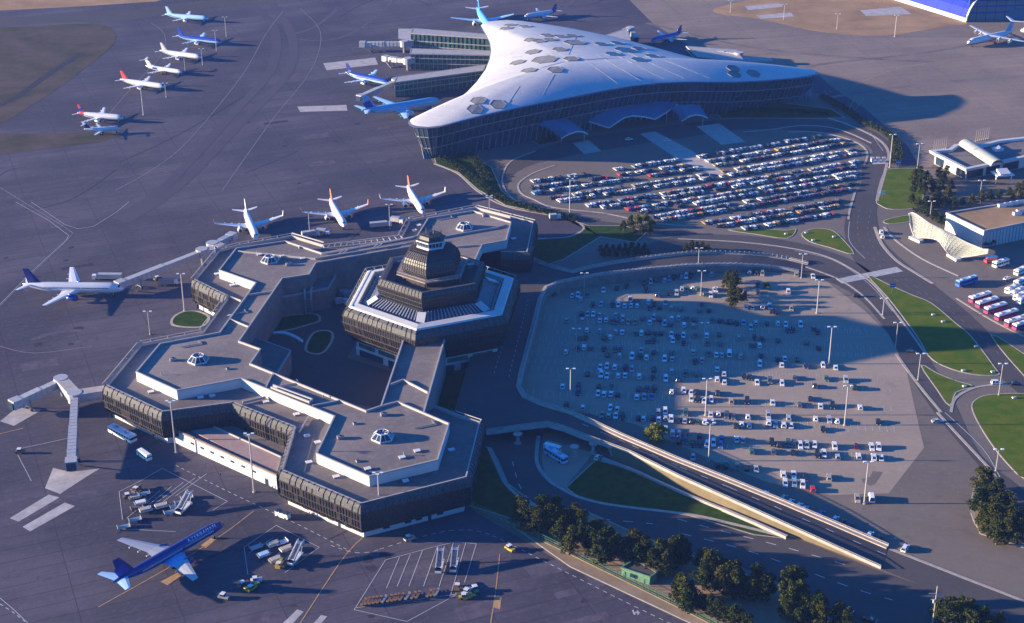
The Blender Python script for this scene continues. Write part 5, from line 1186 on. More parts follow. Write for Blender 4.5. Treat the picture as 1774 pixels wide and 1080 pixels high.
OLD[(940, 620, .1691)] = ("w845,175 w775,180 w600,170 w660,180 w990,185 s915,115 s1323,135 w1263,210 w205,290 w568,365 w630,370 w703,365 w968,400 s1042,400 b1118,395 w1323,345 w1447,335 w1523,345 w1525,420 w1655,435 w1730,425 w413,505 w695,510 w765,520 w610,580 s675,590 w750,590 w1035,620 s1187,545 w1257,545 w1190,625 s1260,615 w1317,630 s1457,640 w1665,650 w1735,650 w1725,575 b1335,780 b1400,780 w1685,885 w1750,870 s1540,1020 s1260,740 "
 "k460,160 k365,285 k365,350 k575,290 k705,290 k770,375 k850,105 k1140,115 k1130,195 k1390,220 k1465,160 k1580,160 k985,315 k1070,315 k1145,320 k1580,350 k1590,425 k240,485 k820,600 k980,610 k1125,610 k1390,640 k1525,645 k1590,650 n1465,560 k1465,780 k1610,800 k1395,850 k1460,850 k1540,880 k1610,880 k460,595")
OLD[(1240, 620, .1691)] = ("w15,115 w15,215 w85,160 w90,245 w425,250 w680,260 w1100,75 w1230,95 w1335,225 w160,440 w585,460 w1075,490 w1480,505 w30,570 w330,600 w268,675 b345,690 w545,660 s540,590 b615,680 w695,685 w748,610 w770,690 w1025,620 w1165,635 w1245,645 b60,820 b50,895 w215,830 s280,840 w868,895 s935,890 w1015,890 w1220,905 w1600,915 w1670,915 w1110,980 w1250,1010 w1465,1005 w1620,1015 w1695,1020 "
 "k290,190 k350,200 k555,235 k925,80 k810,200 k1135,210 k1015,285 k1420,300 k20,360 k320,440 k970,415 k860,475 k1195,490 k110,590 k180,600 k205,690 k1665,655 k1100,730 k575,870 k650,885 k740,875 k800,880 k595,955 k370,950 k790,965 k1040,990 m1440,900")
OLD[(1240, 740, .2037)] = "w345,355 w575,400 w665,400 w592,475 s670,475 w740,490 w965,425 w1205,610 W1325,605 r825,520 k760,420 k20,320 k85,325 k185,335 k265,345"
words = {'e': 'beige', 'd': 'dark blue', 'l': 'light blue', 'w': 'white', 's': 'silver', 'k': 'black', 'g': 'dark grey', 'b': 'blue', 'r': 'red', 'm': 'maroon', 'o': 'yellow', 'n': 'dark green', 'W': 'white', 'v': 'purple'}
lot = []
for (ox, oy, s_), t in OLD.items():
    for e_ in t.split():
        x, y = e_[1:].split(','); lot.append((e_[0], ox + float(x) * s_, oy + float(y) * s_))
rnd = random.Random(3)
# rows: cars are ordered by their distance down the photo along the slant of the bays
vv = sorted([(y - .058 * x, x, c, y) for c, x, y in lot]); rows = []
for v in vv:
    if rows and v[0] - rows[-1][0][0] < 9.5: rows[-1].append(v)
    else: rows.append([v])
def place_car(c, x, y, head, label, group, kind=None, zb=0.):
    kd = kind or ('van' if c == 'W' else rnd.choice(['sedan', 'sedan', 'suv', 'hatch', 'estate'])); cc = 'w' if c == 'W' else c
    o = bpy.data.objects.new('parked_car', car_proto(cc, kd)); COL.objects.link(o); p = P(x, y, zb + .75)
    o.location = (p.x, p.y, zb + .065); o.rotation_euler = (0, 0, head); tag(o, label, 'car', group); return o
ncar = 0
for ri, row in enumerate(rows):
    row.sort(key=lambda v: v[1])
    for k, v in enumerate(row):
        c = v[2]; c = rnd.choice('wwwwwwwse') if c == 'w' else (rnd.choice('kkkkkkkggdn') if c == 'k' else (rnd.choice('sssl') if c == 's' else c)); kd = 'van' if c == 'W' else None
        jj = rnd.uniform(-.04, .04)
        place_car(c, v[1], v[3], ROWA + math.pi / 2 * rnd.choice((1, -1)) + jj, '%s %s, %s from left in %s row of the ramp side car park' % (words[c], 'van' if kd else 'car', ordn(k), ordn(ri)), 'cars in the car park beside the ramp', kd); ncar += 1
# cars on roads and verges
rampa = ang(W1[0], W1[4])
KS = [('w', 1370, 869, 'white car first along the foot of the ramp barrier from above'), ('w', 1384, 876, 'white car second along the foot of the ramp barrier'), ('w', 1394, 881, 'white car third along the foot of the ramp barrier'), ('b', 1422, 891, 'blue car parked along the foot of the ramp barrier'), ('w', 1447, 899, 'white car with black cars behind along the foot of the ramp barrier'),
      ('k', 1460, 904, 'black car first behind the white one along the ramp barrier'), ('k', 1472, 911, 'black car second behind the white one along the ramp barrier'), ('w', 1507, 926, 'white car near the lower end of the ramp barrier'), ('k', 1522, 933, 'black car beside the white one near the lower ramp end'), ('s', 1358, 862, 'silver car tucked in by the upper part of the ramp barrier'), ('w', 1325, 855, 'white car half hidden by the upper ramp barrier'),
      ('w', 1568, 949, 'lone white car standing past the lower end of the ramp')]
for c, x, y, lb in KS: place_car(c, x, y, R(60), lb, 'cars along the ramp barrier')
RD = [('k', 1485, 512, R(5), 'black car turning out of the car park beside the curved kerb', 0), ('k', 1578, 608, R(-20), 'dark car joining the road left of the long lawn', 0), ('w', 1727, 663, R(0), 'white car on the cross road above the round lawn', 0), ('k', 1760, 664, R(0), 'black car on the cross road at the right edge', 0),
      ('s', 1624, 729, R(5), 'silver car driving past the open corner of the car park', 0), ('w', 1527, 402, R(80), 'upper white car waiting on the station forecourt', 0), ('w', 1529, 410, R(80), 'lower white car waiting on the station forecourt', 0), ('g', 965, 375, R(20), 'grey car by the kiosk at the end of the apron spit', 0),
      ('w', 1036, 792, R(60), 'white pickup at the corner of the yard under the ramp', 0), ('w', 1746, 482, R(30), 'white car parked left of the white buses', 0), ('w', 1090, 241, R(10), 'white car dropping off at the terminal doors', 0), ('w', 1157, 243, R(20), 'white car crossing in front of the long walkway', 0), ('w', 893, 232, R(10), 'white van by the kerb below the left canopy', 0),
      ('k', 1506, 1073, R(-25), 'dark red and black car cut off by the bottom edge', 0), ('w', 1472, 1062, R(60), 'white car hidden behind the trees at the bottom edge', 0)]
for c, x, y, h, lb, z in RD: place_car(c, x, y, h, lb, 'cars on the roads', 'van' if 'van' in lb else None)
# ------------------------------------------------------------------ the crowded new car park
MASK = [(916, 322), (925, 308), (985, 302), (1045, 298), (1085, 287), (1100, 268), (1190, 252), (1290, 235), (1360, 230), (1440, 236), (1472, 248), (1484, 262), (1487, 300), (1478, 325), (1464, 335), (1450, 368), (1380, 388), (1330, 400), (1300, 400), (1235, 390), (1130, 377), (1090, 364), (1020, 358), (958, 346), (925, 338)]
WALK = [(1104, 228), (1137, 228), (1200, 264), (1262, 305), (1236, 304), (1180, 280)]
ys = [256, 267, 276, 289.5, 296.5, 311, 318, 328.7, 336.5, 348, 356, 373, 381.5, 394]
new = []
ra = ang(P(1200, 320), P(1400, 287))
for ri, y0 in enumerate(ys):
    x = 905 + rnd.random() * 5
    while x < 1495:
        y = y0 - .165 * (x - 1300) - .00003 * (x - 1300) ** 2
        px, py = x + rnd.uniform(-.8, .8), y + rnd.uniform(-.7, .7)
        if inside((px, py), MASK) and not inside((px, py), WALK) and rnd.random() < (.93 if x > 1150 else .84):
            tx = ri >= 9 and x > 1340
            c = rnd.choice('kvovkmowvk') if tx and rnd.random() < .75 else rnd.choice('wwwwwwwwwwwsssskkkkggdlebkrmo')
            new.append((ri, px, py, c))
        elif rnd.random() < .2: x += rnd.choice([0, 9])
        x += 8.0
hd2 = ra + math.pi / 2
keep = sorted(new, key=lambda q: -q[2])
kept = keep[:max(0, 300 - ncar - 27)]; rest = keep[len(kept):]
rk = {}
for q in kept: rk.setdefault(q[0], []).append(q)
for ri, L_ in sorted(rk.items()):
    for k, q in enumerate(sorted(L_, key=lambda q: q[1])):
        place_car(q[3], q[1], q[2], hd2 + rnd.uniform(-.06, .06), '%s car, %s from left, %s row up from near edge of terminal car park' % (words[q[3]], ordn(k), ordn(len(ys) - 1 - ri)), 'nearest cars of the crowded car park')
st_ = M()
for q in rest:
    kd = rnd.choice(['sedan', 'sedan', 'suv', 'hatch', 'estate']); me = car_mesh(q[3], kd); p = P(q[1], q[2], .75); h = hd2 + rnd.uniform(-.06, .06); ch, sh = math.cos(h), math.sin(h); k = len(st_.v)
    for v in me.v: st_.v.append((p.x + v[0] * ch - v[1] * sh, p.y + v[0] * sh + v[1] * ch, v[2] + .05))
    ids = [st_.mid(m_) for m_ in me.mats]
    for f, mi in zip(me.f, me.mi): st_.f.append(tuple(i + k for i in f)); st_.mi.append(ids[mi])
tag(st_.build('packed_cars', origin=P(1200, 320)), 'several hundred parked cars packed in slanting rows in the far part of the terminal car park', 'cars', kind='stuff')

# ------------------------------------------------------------------ buses, vans and airport trucks
for nm, c in (('bus pink', (.38, .03, .13)), ('bus white', (.72, .72, .70)), ('bus blue', (.03, .12, .45)), ('bus red', (.5, .05, .05)), ('bus pale blue', (.30, .48, .66))): mat(nm, c, .35)
def fr(x, y, h, z=0.): 
    p = P(x, y, z + 1.4); ch, sh = math.cos(h), math.sin(h); return lambda a, b, c=0.: Vector((p.x + a * ch - b * sh, p.y + a * sh + b * ch, z + c + .06))
def wheels(F, h, xs, w_, parent, r=.5):
    for x in xs:
        for s_ in (-1, 1): a = M(); a.cyl(F(x, s_ * (w_ / 2 - .3), r), F(x, s_ * (w_ / 2 + .02), r), r, r, 'rubber', 10); a.build('wheel', parent)
def bus(x, y, h, label, group, L_=12, W_=2.55, H_=3.1, body='bus white', roof='bus white', skirt=None, cat='bus', nm='bus'):
    F = fr(x, y, h); o = thing(nm, F(0, 0, 0), label, cat, group)
    a = M(); a.box(F(0, 0, .95), (L_, W_, 1.1), skirt or body, rz=h); a.box(F(0, 0, 2.75 * H_ / 3.1), (L_, W_, .55), body if body != 'bus pink' else 'bus white', rz=h); 
    rr = []
    for z, e in ((H_ - .1, 0), (H_, .12), (H_ + .12, .3)): rr.append([F(sx * (L_ / 2 - e), sy * (W_ / 2 - e), z) for sx, sy in ((-1, -1), (1, -1), (1, 1), (-1, 1))])
    a.loft(rr, roof, cap=False); a.add(rr[-1], [(0, 1, 2, 3)], roof); a.build('body', o)
    a = M(); a.box(F(0, 0, 1.98), (L_ - .06, W_ - .06, 1.05), 'dark glass', rz=h); 
    g_ = a.build('windows', o); a = M()
    for k in range(int(L_ / 1.6) + 1):
        t = -L_ / 2 + .1 + k * 1.6
        for s_ in (-1, 1): a.box(F(t, s_ * W_ / 2, 1.98), (.16, .08, 1.05), body, rz=h)
    a.build('window_posts', o)
    for t in (-L_ * .25, L_ * .2):
        if L_ > 8: a = M(); a.box(F(t, 0, H_ + .22), (1.6, 1.3, .25), 'parapet', rz=h); a.build('roof_hatch', o)
    wheels(F, h, (-L_ * .3, L_ * .32), W_, o); return o
bus(212, 752, ang(P(190, 742), P(234, 765)), 'long white apron bus with a pale blue roof by the left pavilion', 'apron buses', 14, 3.0, 3.1, roof='bus pale blue')
bus(250, 788, ang(P(236, 779), P(264, 798)), 'small white apron minibus behind the long bus', 'apron buses', 7, 2.3, 2.6)
bus(490, 891, ang(P(477, 887), P(503, 896)), 'white van driving past the annex doors', 'service vans', 5.4, 2.0, 2.1, cat='van', nm='service_van')
bh = R(12)
for k, (x, y) in enumerate(tile(1174, 350, Z, [(1550, 490), (1585, 517), (1628, 546), (1684, 580), (1735, 612), (1775, 630)])):
    bus(x, y, ang(P(0 + x - 15, y + 5), P(x + 15, y - 4)), 'white roofed pink bus, %s from the top of the slanted rank' % ordn(k), 'pink buses in the rank', 12, body='bus pink', roof='bus white')
for k, (x, y) in enumerate(tile(1174, 350, Z, [(1760, 352), (1760, 408), (1715, 445), (1740, 462), (1758, 482), (1775, 500)])):
    bus(x, y, ang(P(x - 15, y + 7), P(x + 15, y - 7)), 'white bus, %s from the top of the group at the right edge' % ordn(k), 'white buses at the right edge', 9, 2.4, 2.8)
bus(*tile(1174, 350, Z, [(1480, 408)])[0], ang(P(1657, 494), P(1692, 483)), 'lone blue bus crossing the station yard', 'station buses', 12, body='bus blue', roof='bus pale blue')
bus(*tile(1174, 350, Z, [(1655, 315)])[0], ang(P(1720, 462), P(1748, 453)), 'white bus beside the small red one near the lattice canopy', 'station buses', 9)
bus(*tile(1174, 350, Z, [(1605, 297)])[0], R(15), 'short red and white bus at the tip of the lattice canopy', 'station buses', 6, body='bus red')
bus(963, 789, ang(P(948, 779), P(979, 798)), 'pale blue coach parked in the yard below the ramp', 'station buses', 11, body='bus pale blue', roof='bus pale blue')
bus(957, 776, ang(P(948, 774), P(970, 780)), 'small white bus beside the pale blue coach', 'station buses', 6.5, 2.2, 2.6)
def stairs_truck(x, y, h, label):
    F = fr(x, y, h); o = thing('stair_truck', F(0, 0), label, 'stair truck', 'aircraft stair trucks')
    a = M(); a.box(F(0, 0, .9), (7.5, 2.2, .7), 'white paint', rz=h); a.box(F(3.2, 0, 1.6), (1.6, 2.1, 1.2), 'white paint', rz=h); a.box(F(3.4, 0, 1.95), (1.3, 2.15, .5), 'dark glass', rz=h); a.build('chassis', o)
    a = M(); n_ = 14
    for k in range(n_): a.box(F(3.2 - k * .5 - .3, 0, 1.3 + k * .24 - .0), (.5, 1.7, .24), 'grey panel', rz=h)
    a.build('steps', o)
    a = M()
    for s_ in (-1, 1): a.beam(F(3.4, s_ * .95, 1.6), F(-3.6, s_ * .95, 5.0), .14, .95, 'white paint')
    a.box(F(-4.2, 0, 4.5), (1.6, 2.2, .2), 'white paint', rz=h)
    for s_ in (-1, 1): a.box(F(-4.2, s_ * 1.05, 5.0), (1.6, .1, 1.0), 'white paint', rz=h)
    a.build('side_panels', o)
    a = M()
    for s_ in (-.8, .8): a.beam(F(-4.2, s_, 4.4), F(-2.5, s_, 1.2), .2, .2, 'steel')
    a.build('support', o); wheels(F, h, (-2.3, 2.5), 2.2, o, .42)
stairs_truck(*tile(590, 715, Z, [(507, 780)])[0], R(-95), 'left white stair truck of the pair inside the marked bay')
stairs_truck(*tile(590, 715, Z, [(582, 775)])[0], R(-95), 'right white stair truck of the pair inside the marked bay')
stairs_truck(*tile(0, 715, Z, [(1512, 742)])[0], ang(P(499, 982), P(527, 950)) + math.pi, 'white stair truck beside the equipment in shadow right of the navy airliner')
stairs_truck(*tile(0, 715, Z, [(942, 482)])[0], ang(P(305, 892), P(334, 865)) + math.pi, 'white stair truck among the carts above the navy airliner')
def tug(x, y, h, label, body='yellow paint', nm='baggage_tug', load=None):
    F = fr(x, y, h); o = thing(nm, F(0, 0), label, 'tug', 'airport tugs and loaders')
    a = M(); a.box(F(-.3, 0, .75), (3.6, 1.7, .7), body, rz=h); a.box(F(1.2, 0, 1.0), (1.0, 1.6, .5), body, rz=h); a.build('body', o)
    a = M(); a.box(F(-.6, 0, 1.5), (1.3, 1.5, .8), 'dark glass', rz=h); a.box(F(-.6, 0, 1.95), (1.5, 1.6, .12), 'white paint', rz=h); a.build('cab', o)
    if load: a = M(); a.beam(F(-3, .1, 2.1), F(3.2, .1, 1.1), .9, .3, load); a.build('conveyor', o)
    wheels(F, h, (-1.2, 1.0), 1.7, o, .36)
tug(*tile(590, 715, Z, [(870, 690)])[0], R(-50), 'yellow tug driving on the dashed service road')
tug(*tile(590, 715, Z, [(355, 635)])[0], R(30), 'grey and pink tug by the corner of the terminal', 'concrete')
tug(*tile(590, 715, Z, [(640, 935)])[0], R(5), 'yellow belt loader at the right end of the dolly row', load='yellow paint')
tug(*tile(590, 715, Z, [(650, 905)])[0], R(60), 'white topped tug behind the yellow belt loader', 'white paint')
tug(*tile(590, 715, Z, [(690, 900)])[0], R(-70), 'green tug at the far right of the dolly row', 'green paint')
tug(*tile(590, 715, Z, [(600, 880)])[0], R(80), 'orange frame loader above the yellow belt loader', 'orange paint', load='orange paint')
tug(*tile(0, 715, Z, [(1290, 890)])[0], R(50), 'yellow tug in the shadow tip of the airliner fin', load='yellow paint')
tug(*tile(0, 715, Z, [(1315, 850)])[0], R(10), 'white tug beside the yellow one right of the airliner', 'white paint')
tug(*tile(0, 715, Z, [(1250, 870)])[0], R(40), 'orange tug left of the yellow one beside the airliner', 'orange paint')
tug(*tile(0, 715, Z, [(1150, 935)])[0], R(-20), 'dark tug alone under the airliner shadow', 'grey panel')
tug(*tile(0, 715, Z, [(1430, 770)])[0], R(80), 'yellow loader in the shaded equipment bay', load='yellow paint')
tug(*tile(0, 715, Z, [(700, 385)])[0], R(65), 'orange loader with raised belt at the top of the cart cluster', 'orange paint', load='orange paint')
tug(*tile(0, 715, Z, [(660, 420)])[0], R(20), 'orange tug at the left of the cart cluster', 'orange paint')
tug(*tile(0, 715, Z, [(106, 192)])[0], R(0), 'small orange tug on the left apron', 'orange paint')
tug(*tile(0, 350, Z, [(810, 385)])[0], R(40), 'orange tug below the long jet bridge', 'orange paint')
def dolly(x, y, h, label, group, m_='orange paint', L_=3.0, W_=1.6, load=None):
    F = fr(x, y, h); o = thing('baggage_dolly', F(0, 0), label, 'dolly', group)
    a = M(); a.box(F(0, 0, .6), (L_, W_, .16), m_, rz=h)
    for s_ in (-1, 1): a.box(F(s_ * L_ / 2, 0, 1.0), (.1, W_, .7), m_, rz=h)
    a.beam(F(L_ / 2, 0, .5), F(L_ / 2 + 1.1, 0, .4), .12, .12, 'steel'); a.build('frame', o)
    if load: a = M(); a.box(F(0, 0, 1.05), (L_ * .8, W_ * .85, .8), load, rz=h); a.build('load', o)
    wheels(F, h, (-L_ * .35, L_ * .35), W_, o, .24)
rowx = [118, 138, 158, 178, 198, 222, 250, 272, 290, 312, 342, 372, 395, 452, 472, 492]; gr = 'orange dollies lined up along the bay edge'
for k, xx in enumerate(rowx):
    x, y = tile(590, 715, Z, [(xx, 962 - (xx - 118) * .13)])[0]; dolly(x, y, R(72), '%s dolly, %s from the left in the long row by the marked bay' % ('grey' if k in (5, 10, 15) else 'orange', ordn(k)), gr, 'steel' if k in (5, 10, 15) else 'orange paint', 3.6, .85)
for k, (x, y, m_, ld) in enumerate([(690, 425, 'steel', 'concrete'), (735, 405, 'steel', None), (745, 490, 'white paint', 'concrete'), (700, 480, 'orange paint', None), (825, 470, 'white paint', 'concrete'), (690, 538, 'steel', None), (632, 575, 'steel', None), (720, 455, 'steel', 'white paint'), (1400, 665, 'white paint', 'concrete'), (1440, 655, 'white paint', None), (1465, 690, 'concrete', 'concrete'), (1350, 720, 'steel', 'bus pale blue'), (1410, 745, 'steel', 'concrete'), (1310, 680, 'steel', None), (870, 500, 'steel', None), (900, 470, 'steel', None), (925, 450, 'steel', None), (955, 425, 'steel', None)]):
    nm_ = 'above the navy airliner' if x < 1000 else 'in the shaded bay right of the navy airliner'; px = tile(0, 715, Z, [(x, y)])[0]
    dolly(px[0], px[1], R(25 if x < 1000 else 35), '%s flat cart %s, %s of its cluster' % ('loaded' if ld else 'empty', nm_, ordn(k if k < 8 else (k - 8 if k < 14 else k - 6))), 'flat carts on the apron', m_, 4.2, 2.4, ld)
# service trucks along the terminal roofline
def truck(x, y, h, label, cab='white paint', box='bridge cladding', L_=9):
    F = fr(x, y, h); o = thing('service_truck', F(0, 0), label, 'truck', 'service trucks')
    a = M(); a.box(F(-1, 0, 2.0), (L_ - 2.4, 2.4, 2.2), box, rz=h); a.build('load_box', o); a = M(); a.box(F(L_ / 2 - 1, 0, 1.5), (2, 2.3, 1.9), cab, rz=h); a.box(F(L_ / 2 - .1, 0, 1.9), (.4, 2.1, .8), 'dark glass', rz=h); a.build('cab', o)
    a = M(); a.box(F(0, 0, .75), (L_, 1.8, .3), 'rubber', rz=h); a.build('chassis', o); wheels(F, h, (-L_ * .3, L_ * .36), 2.3, o, .48)
truck(*tile(0, 350, Z, [(550, 385)])[0], R(178), 'white fuel truck above the nose of the white airliner', L_=14)
truck(*tile(0, 350, Z, [(862, 412)])[0], R(12), 'grey service truck below the long jet bridge', box='steel')
truck(*tile(590, 350, Z, [(205, 118)])[0], R(14), 'white truck behind the terminal roof under the right airliner', L_=11)
truck(*tile(590, 350, Z, [(290, 95)])[0], R(-20), 'small truck right of the white one behind the terminal roof', L_=7)
truck(*tile(0, 350, Z, [(1590, 165)])[0], R(20), 'white truck behind the terminal roof under the middle airliner', L_=9)
truck(*tile(0, 350, Z, [(1655, 155)])[0], R(-10), 'short white truck right of the one under the middle airliner', L_=7)
truck(*tile(590, 350, Z, [(1098, 78)])[0], R(10), 'white box truck at the tip of the apron spit', L_=6)
for k, (x, y) in enumerate(tile(400, 500, .1691, [(1180, 50), (1130, 135), (1215, 60)])): truck(x, y, R(10 + k * 8), '%s truck parked in the shaded court left of the hexagonal block' % ['upper white', 'lower white', 'small grey'][k], L_=6)

# ------------------------------------------------------------------ lamp masts
def mast(x, y, h, label, heads=2, r=.16, group='lamp masts', arm=1.3):
    p = P(x, y, 0); o = thing('lamp_mast', p, label, 'lamp post', group)
    a = M(); a.cyl(p, p + Vector((0, 0, h)), r * 1.5, r, 'pole paint', 8); a.cyl(p, p + Vector((0, 0, .4)), r * 3, r * 3, 'concrete', 8); a.build('pole', o)
    for k in range(heads):
        s_ = (-1, 1, 0)[k] if heads > 1 else 1; a = M(); e_ = p + Vector((s_ * arm, -.2 if k < 2 else -arm, h + .15)); a.beam(p + Vector((0, 0, h - .1)), e_, .12, .12, 'pole paint'); a.box(e_ - Vector((0, 0, .02)), (1.1, .7, .3), 'lamp glass'); a.build('lamp_head', o)
MA = [(1497, 873, 17, 'in the lower part of the ramp-side car park'), (1214, 512, 12, 'above the small trees of the car park'), (1209, 475, 13, 'behind the curved bridge left of the trees'), (1388, 482, 12, 'by the kerb at the upper right of the car park'), (1415, 543, 16, 'right of the car park trees'), (1436, 631, 17, 'at the edge of the great shadow'),
      (1529, 546, 8, 'thin one on the kerb of the ring road'), (1551, 604, 12, 'where the great shadow meets the road'), (1590, 659, 12, 'at the upper tip of the small lawn'), (1730, 685, 14, 'beside the cross road at the round lawn'), (1222, 720, 16, 'between white cars left of centre of the car park'), (1227.5, 799, 16, 'near the ramp barrier'), (1463, 737, 17, 'in the right rows of the car park'),
      (988, 706, 17, 'at the lower left corner of the car park'), (998, 622, 14, 'on the left side of the car park'), (1012, 505, 9, 'behind the bend of the forecourt barrier'), (1219, 600, 11, 'in the middle of the shaded rows'), (867, 622, 4, 'short one beside the hexagonal block'), (1725, 816, 9, 'on the edge of the round lawn'),
      (305, 785, 22, 'tall one at the left end of the annex'), (440, 853, 24, 'tall one at the right end of the annex'), (659, 915, 22, 'tall one at the front corner of the terminal'), (319.6, 539, 18, 'tall one on the oval lawn'), (260, 580, 11, 'at the upper left of the left pavilion'), (537, 411, 13, 'behind the terminal roof by the middle airliner'), (675.6, 397, 13, 'behind the terminal roof by the right airliner'), (848, 368, 9, 'behind the far pavilion'),
      (1589, 292, 14, 'on the apron edge left of the white pavilion'), (1541, 291, 19, 'at the right end of the terminal car park'), (1611, 378, 9, 'at the end of the tree row'), (1698, 338, 8, 'in front of the white pavilion'), (987, 371, 19, 'on the near kerb of the crowded car park'),
      (392, 64, 14, 'by the top airliner of the far row'), (375, 88, 14, 'by the nose of the dark far airliner'), (351, 113, 11, 'right of the white far airliner'), (321, 125, 10, 'by the small white jet'), (288, 169, 9, 'by the red tailed far airliner'), (248.6, 199.5, 18, 'at the near end of the far row'),
      (1265, 22, 9, 'at the left end of the sandy field'), (1357.6, 34, 11, 'left of centre on the sandy field'), (1449.6, 51, 11, 'right of centre on the sandy field'), (1550, 64, 15, 'at the right tip of the sandy field')]
for x, y, h, w_ in MA: mast(x, y, h, 'lamp mast ' + w_, 3 if h > 19 else 2, .2 if h > 14 else .13)
p = P(1615, 1085, 0); o = thing('utility_pole', p, 'pole with two cross arms beside the road at the lower right', 'pole')
a = M(); a.cyl(p, p + Vector((0, 0, 15)), .22, .15, 'pole paint', 8); a.build('pole', o); a = M(); a.beam(p + Vector((-2.2, 0, 12.2)), p + Vector((2.2, 0, 12.2)), .2, .2, 'pole paint'); a.build('cross_arm', o); a = M(); a.beam(p + Vector((-1.5, 0, 10)), p + Vector((1.5, 0, 10)), .2, .2, 'pole paint'); a.build('cross_arm', o); a = M(); a.cyl(p + Vector((-.6, -.3, 9.0)), p + Vector((-.6, -.3, 10.2)), .4, .4, 'parapet', 8); a.build('transformer', o)
# road signs
for x, y, lb in ((1545, 508, 'blue road sign on the upper end of the long lawn'), (1528, 346, 'white road sign on the lawn left of the tree clump'), (1556, 293, 'small blue sign at the apron edge')):
    p = P(x, y, 0); o = thing('road_sign', p, lb, 'sign'); a = M(); a.beam(p, p + Vector((0, 0, 3)), .15, .15, 'steel'); a.build('post', o); a = M(); a.box(p + Vector((0, -.1, 3.9)), (2.6, .12, 2.0), 'sign blue' if 'blue' in lb else 'white paint'); a.box(p + Vector((0, -.17, 3.9)), (2.2, .02, .25), 'white paint'); a.build('panel', o)
# toll barriers of the terminal car park
for k, x in enumerate((1511, 1521, 1531)):
    p = P(x, 281, 0); o = thing('barrier_booth', p, 'small white toll booth, %s from the left at the car park exit' % ordn(k), 'booth', 'toll booths'); a = M(); a.box(p + Vector((0, 0, 1.2)), (1.4, 2.2, 2.4), 'white paint'); a.build('body', o); a = M(); a.box(p + Vector((0, 0, 2.5)), (2.0, 2.8, .2), 'parapet'); a.build('roof', o); a = M(); a.beam(p + Vector((.6, -1, 1)), p + Vector((3.3, -1, 1.1)), .12, .12, 'car red'); a.build('barrier_arm', o)
# flag poles by the white pavilion
for k in range(14):
    x, y = (1617 + k * 3.6, 263 - k * .9) if k < 7 else (1690 + (k - 7) * 3.6, 245 - (k - 7) * .7); p = P(x, y, 0); o = thing('flag_pole', p, 'thin white flag pole, %s from the left behind the white pavilion' % ordn(k), 'flag pole', 'flag poles behind the pavilion'); a = M(); a.cyl(p, p + Vector((0, 0, 7)), .08, .05, 'pole paint', 6); a.build('pole', o); a = M(); a.cyl(p, p + Vector((0, 0, .4)), .35, .35, 'concrete', 6); a.build('base', o)
# small white marker boxes on the lawns
for k, (x, y) in enumerate([(1617, 546), (1634, 558), (1691, 601), (1720, 645), (1669, 643), (1671, 670), (1757, 690), (1362, 406), (1397, 404), (1445, 411), (1409, 417)]):
    p = P(x, y, .15); a = M(); a.box((p.x, p.y, .4), (1.6, 1.0, .5), 'white paint', rz=.2); a.box((p.x, p.y, .7), (1.2, .7, .12), 'parapet', rz=.2); tag(a.build('lawn_box', origin=(p.x, p.y, 0)), 'small white service box on the lawns, %s in order down the photo' % ordn(k), 'box', 'service boxes on the lawns')
# ------------------------------------------------------------------ trees
def tree_proto(seed, kind):
    r = random.Random(seed); H = {'pine': 8.5, 'round': 6.5, 'shrub': 2.6}[kind]; Rr = {'pine': 3.4, 'round': 3.4, 'shrub': 1.9}[kind]
    t = M(); tp = .30 * H; t.cyl((0, 0, -.2), (r.uniform(-.2, .2), r.uniform(-.2, .2), tp + H * .3), .26, .14, 'bark', 8)
    cl = []
    for i in range(26 if kind != 'shrub' else 12):
        a_ = r.uniform(0, 6.283); zz = r.random()
        prof = (math.sin(math.pi * (.12 + .8 * zz)) ** .8) if kind != 'pine' else (1.05 - .75 * zz) * (1 if zz > .15 else .75)
        rr = Rr * prof * r.uniform(.35, 1.0); cl.append((rr * math.cos(a_), rr * math.sin(a_), H * (.2 + .75 * zz), r.uniform(.75, 1.3) * (1 if kind != 'shrub' else .6)))
    cl.append((0, 0, H * .93, .7 if kind == 'pine' else 1.1)); cl.append((0, 0, H * .55, 1.6))
    for c in cl[:9]: t.cyl((0, 0, tp), (c[0] * .8, c[1] * .8, c[2]), .09, .03, 'bark', 5)
    m_ = {'pine': 'pine leaves', 'round': 'pale leaves', 'shrub': 'hedge leaves'}[kind]; f = M()
    for cx, cy, cz, cr_ in cl:
        for _ in range(95 if kind != 'shrub' else 40):
            d = Vector((r.gauss(0, 1), r.gauss(0, 1), r.gauss(0, 1))).normalized() * cr_ * r.uniform(.55, 1.08); c = Vector((cx, cy, cz)) + Vector((d.x, d.y, d.z * .8))
            if c.z < .25: c.z = .3
            u = Vector((r.gauss(0, 1), r.gauss(0, 1), r.gauss(0, .6))).normalized(); v = u.cross(Vector((r.gauss(0, 1), r.gauss(0, 1), r.gauss(0, 1)))).normalized(); s1_ = r.uniform(.15, .36); s2_ = s1_ * r.uniform(.4, .8)
            f.add([c - u * s1_, c - v * s2_, c + u * s1_, c + v * s2_], [(0, 1, 2, 3)], m_)
    return t, f
TP_ = {}
for kd, sd_ in (('pine', (1, 2, 3, 4)), ('round', (11, 12)), ('shrub', (21, 22, 23))):
    TP_[kd] = []
    for s_ in sd_:
        t, f = tree_proto(s_, kd); o = thing('tree' if kd != 'shrub' else 'shrub', (0, 0, 0), None, None); t.build('trunk' if kd != 'shrub' else 'stem', o); f.build('crown' if kd != 'shrub' else 'foliage', o); TP_[kd].append(o)
used = set()
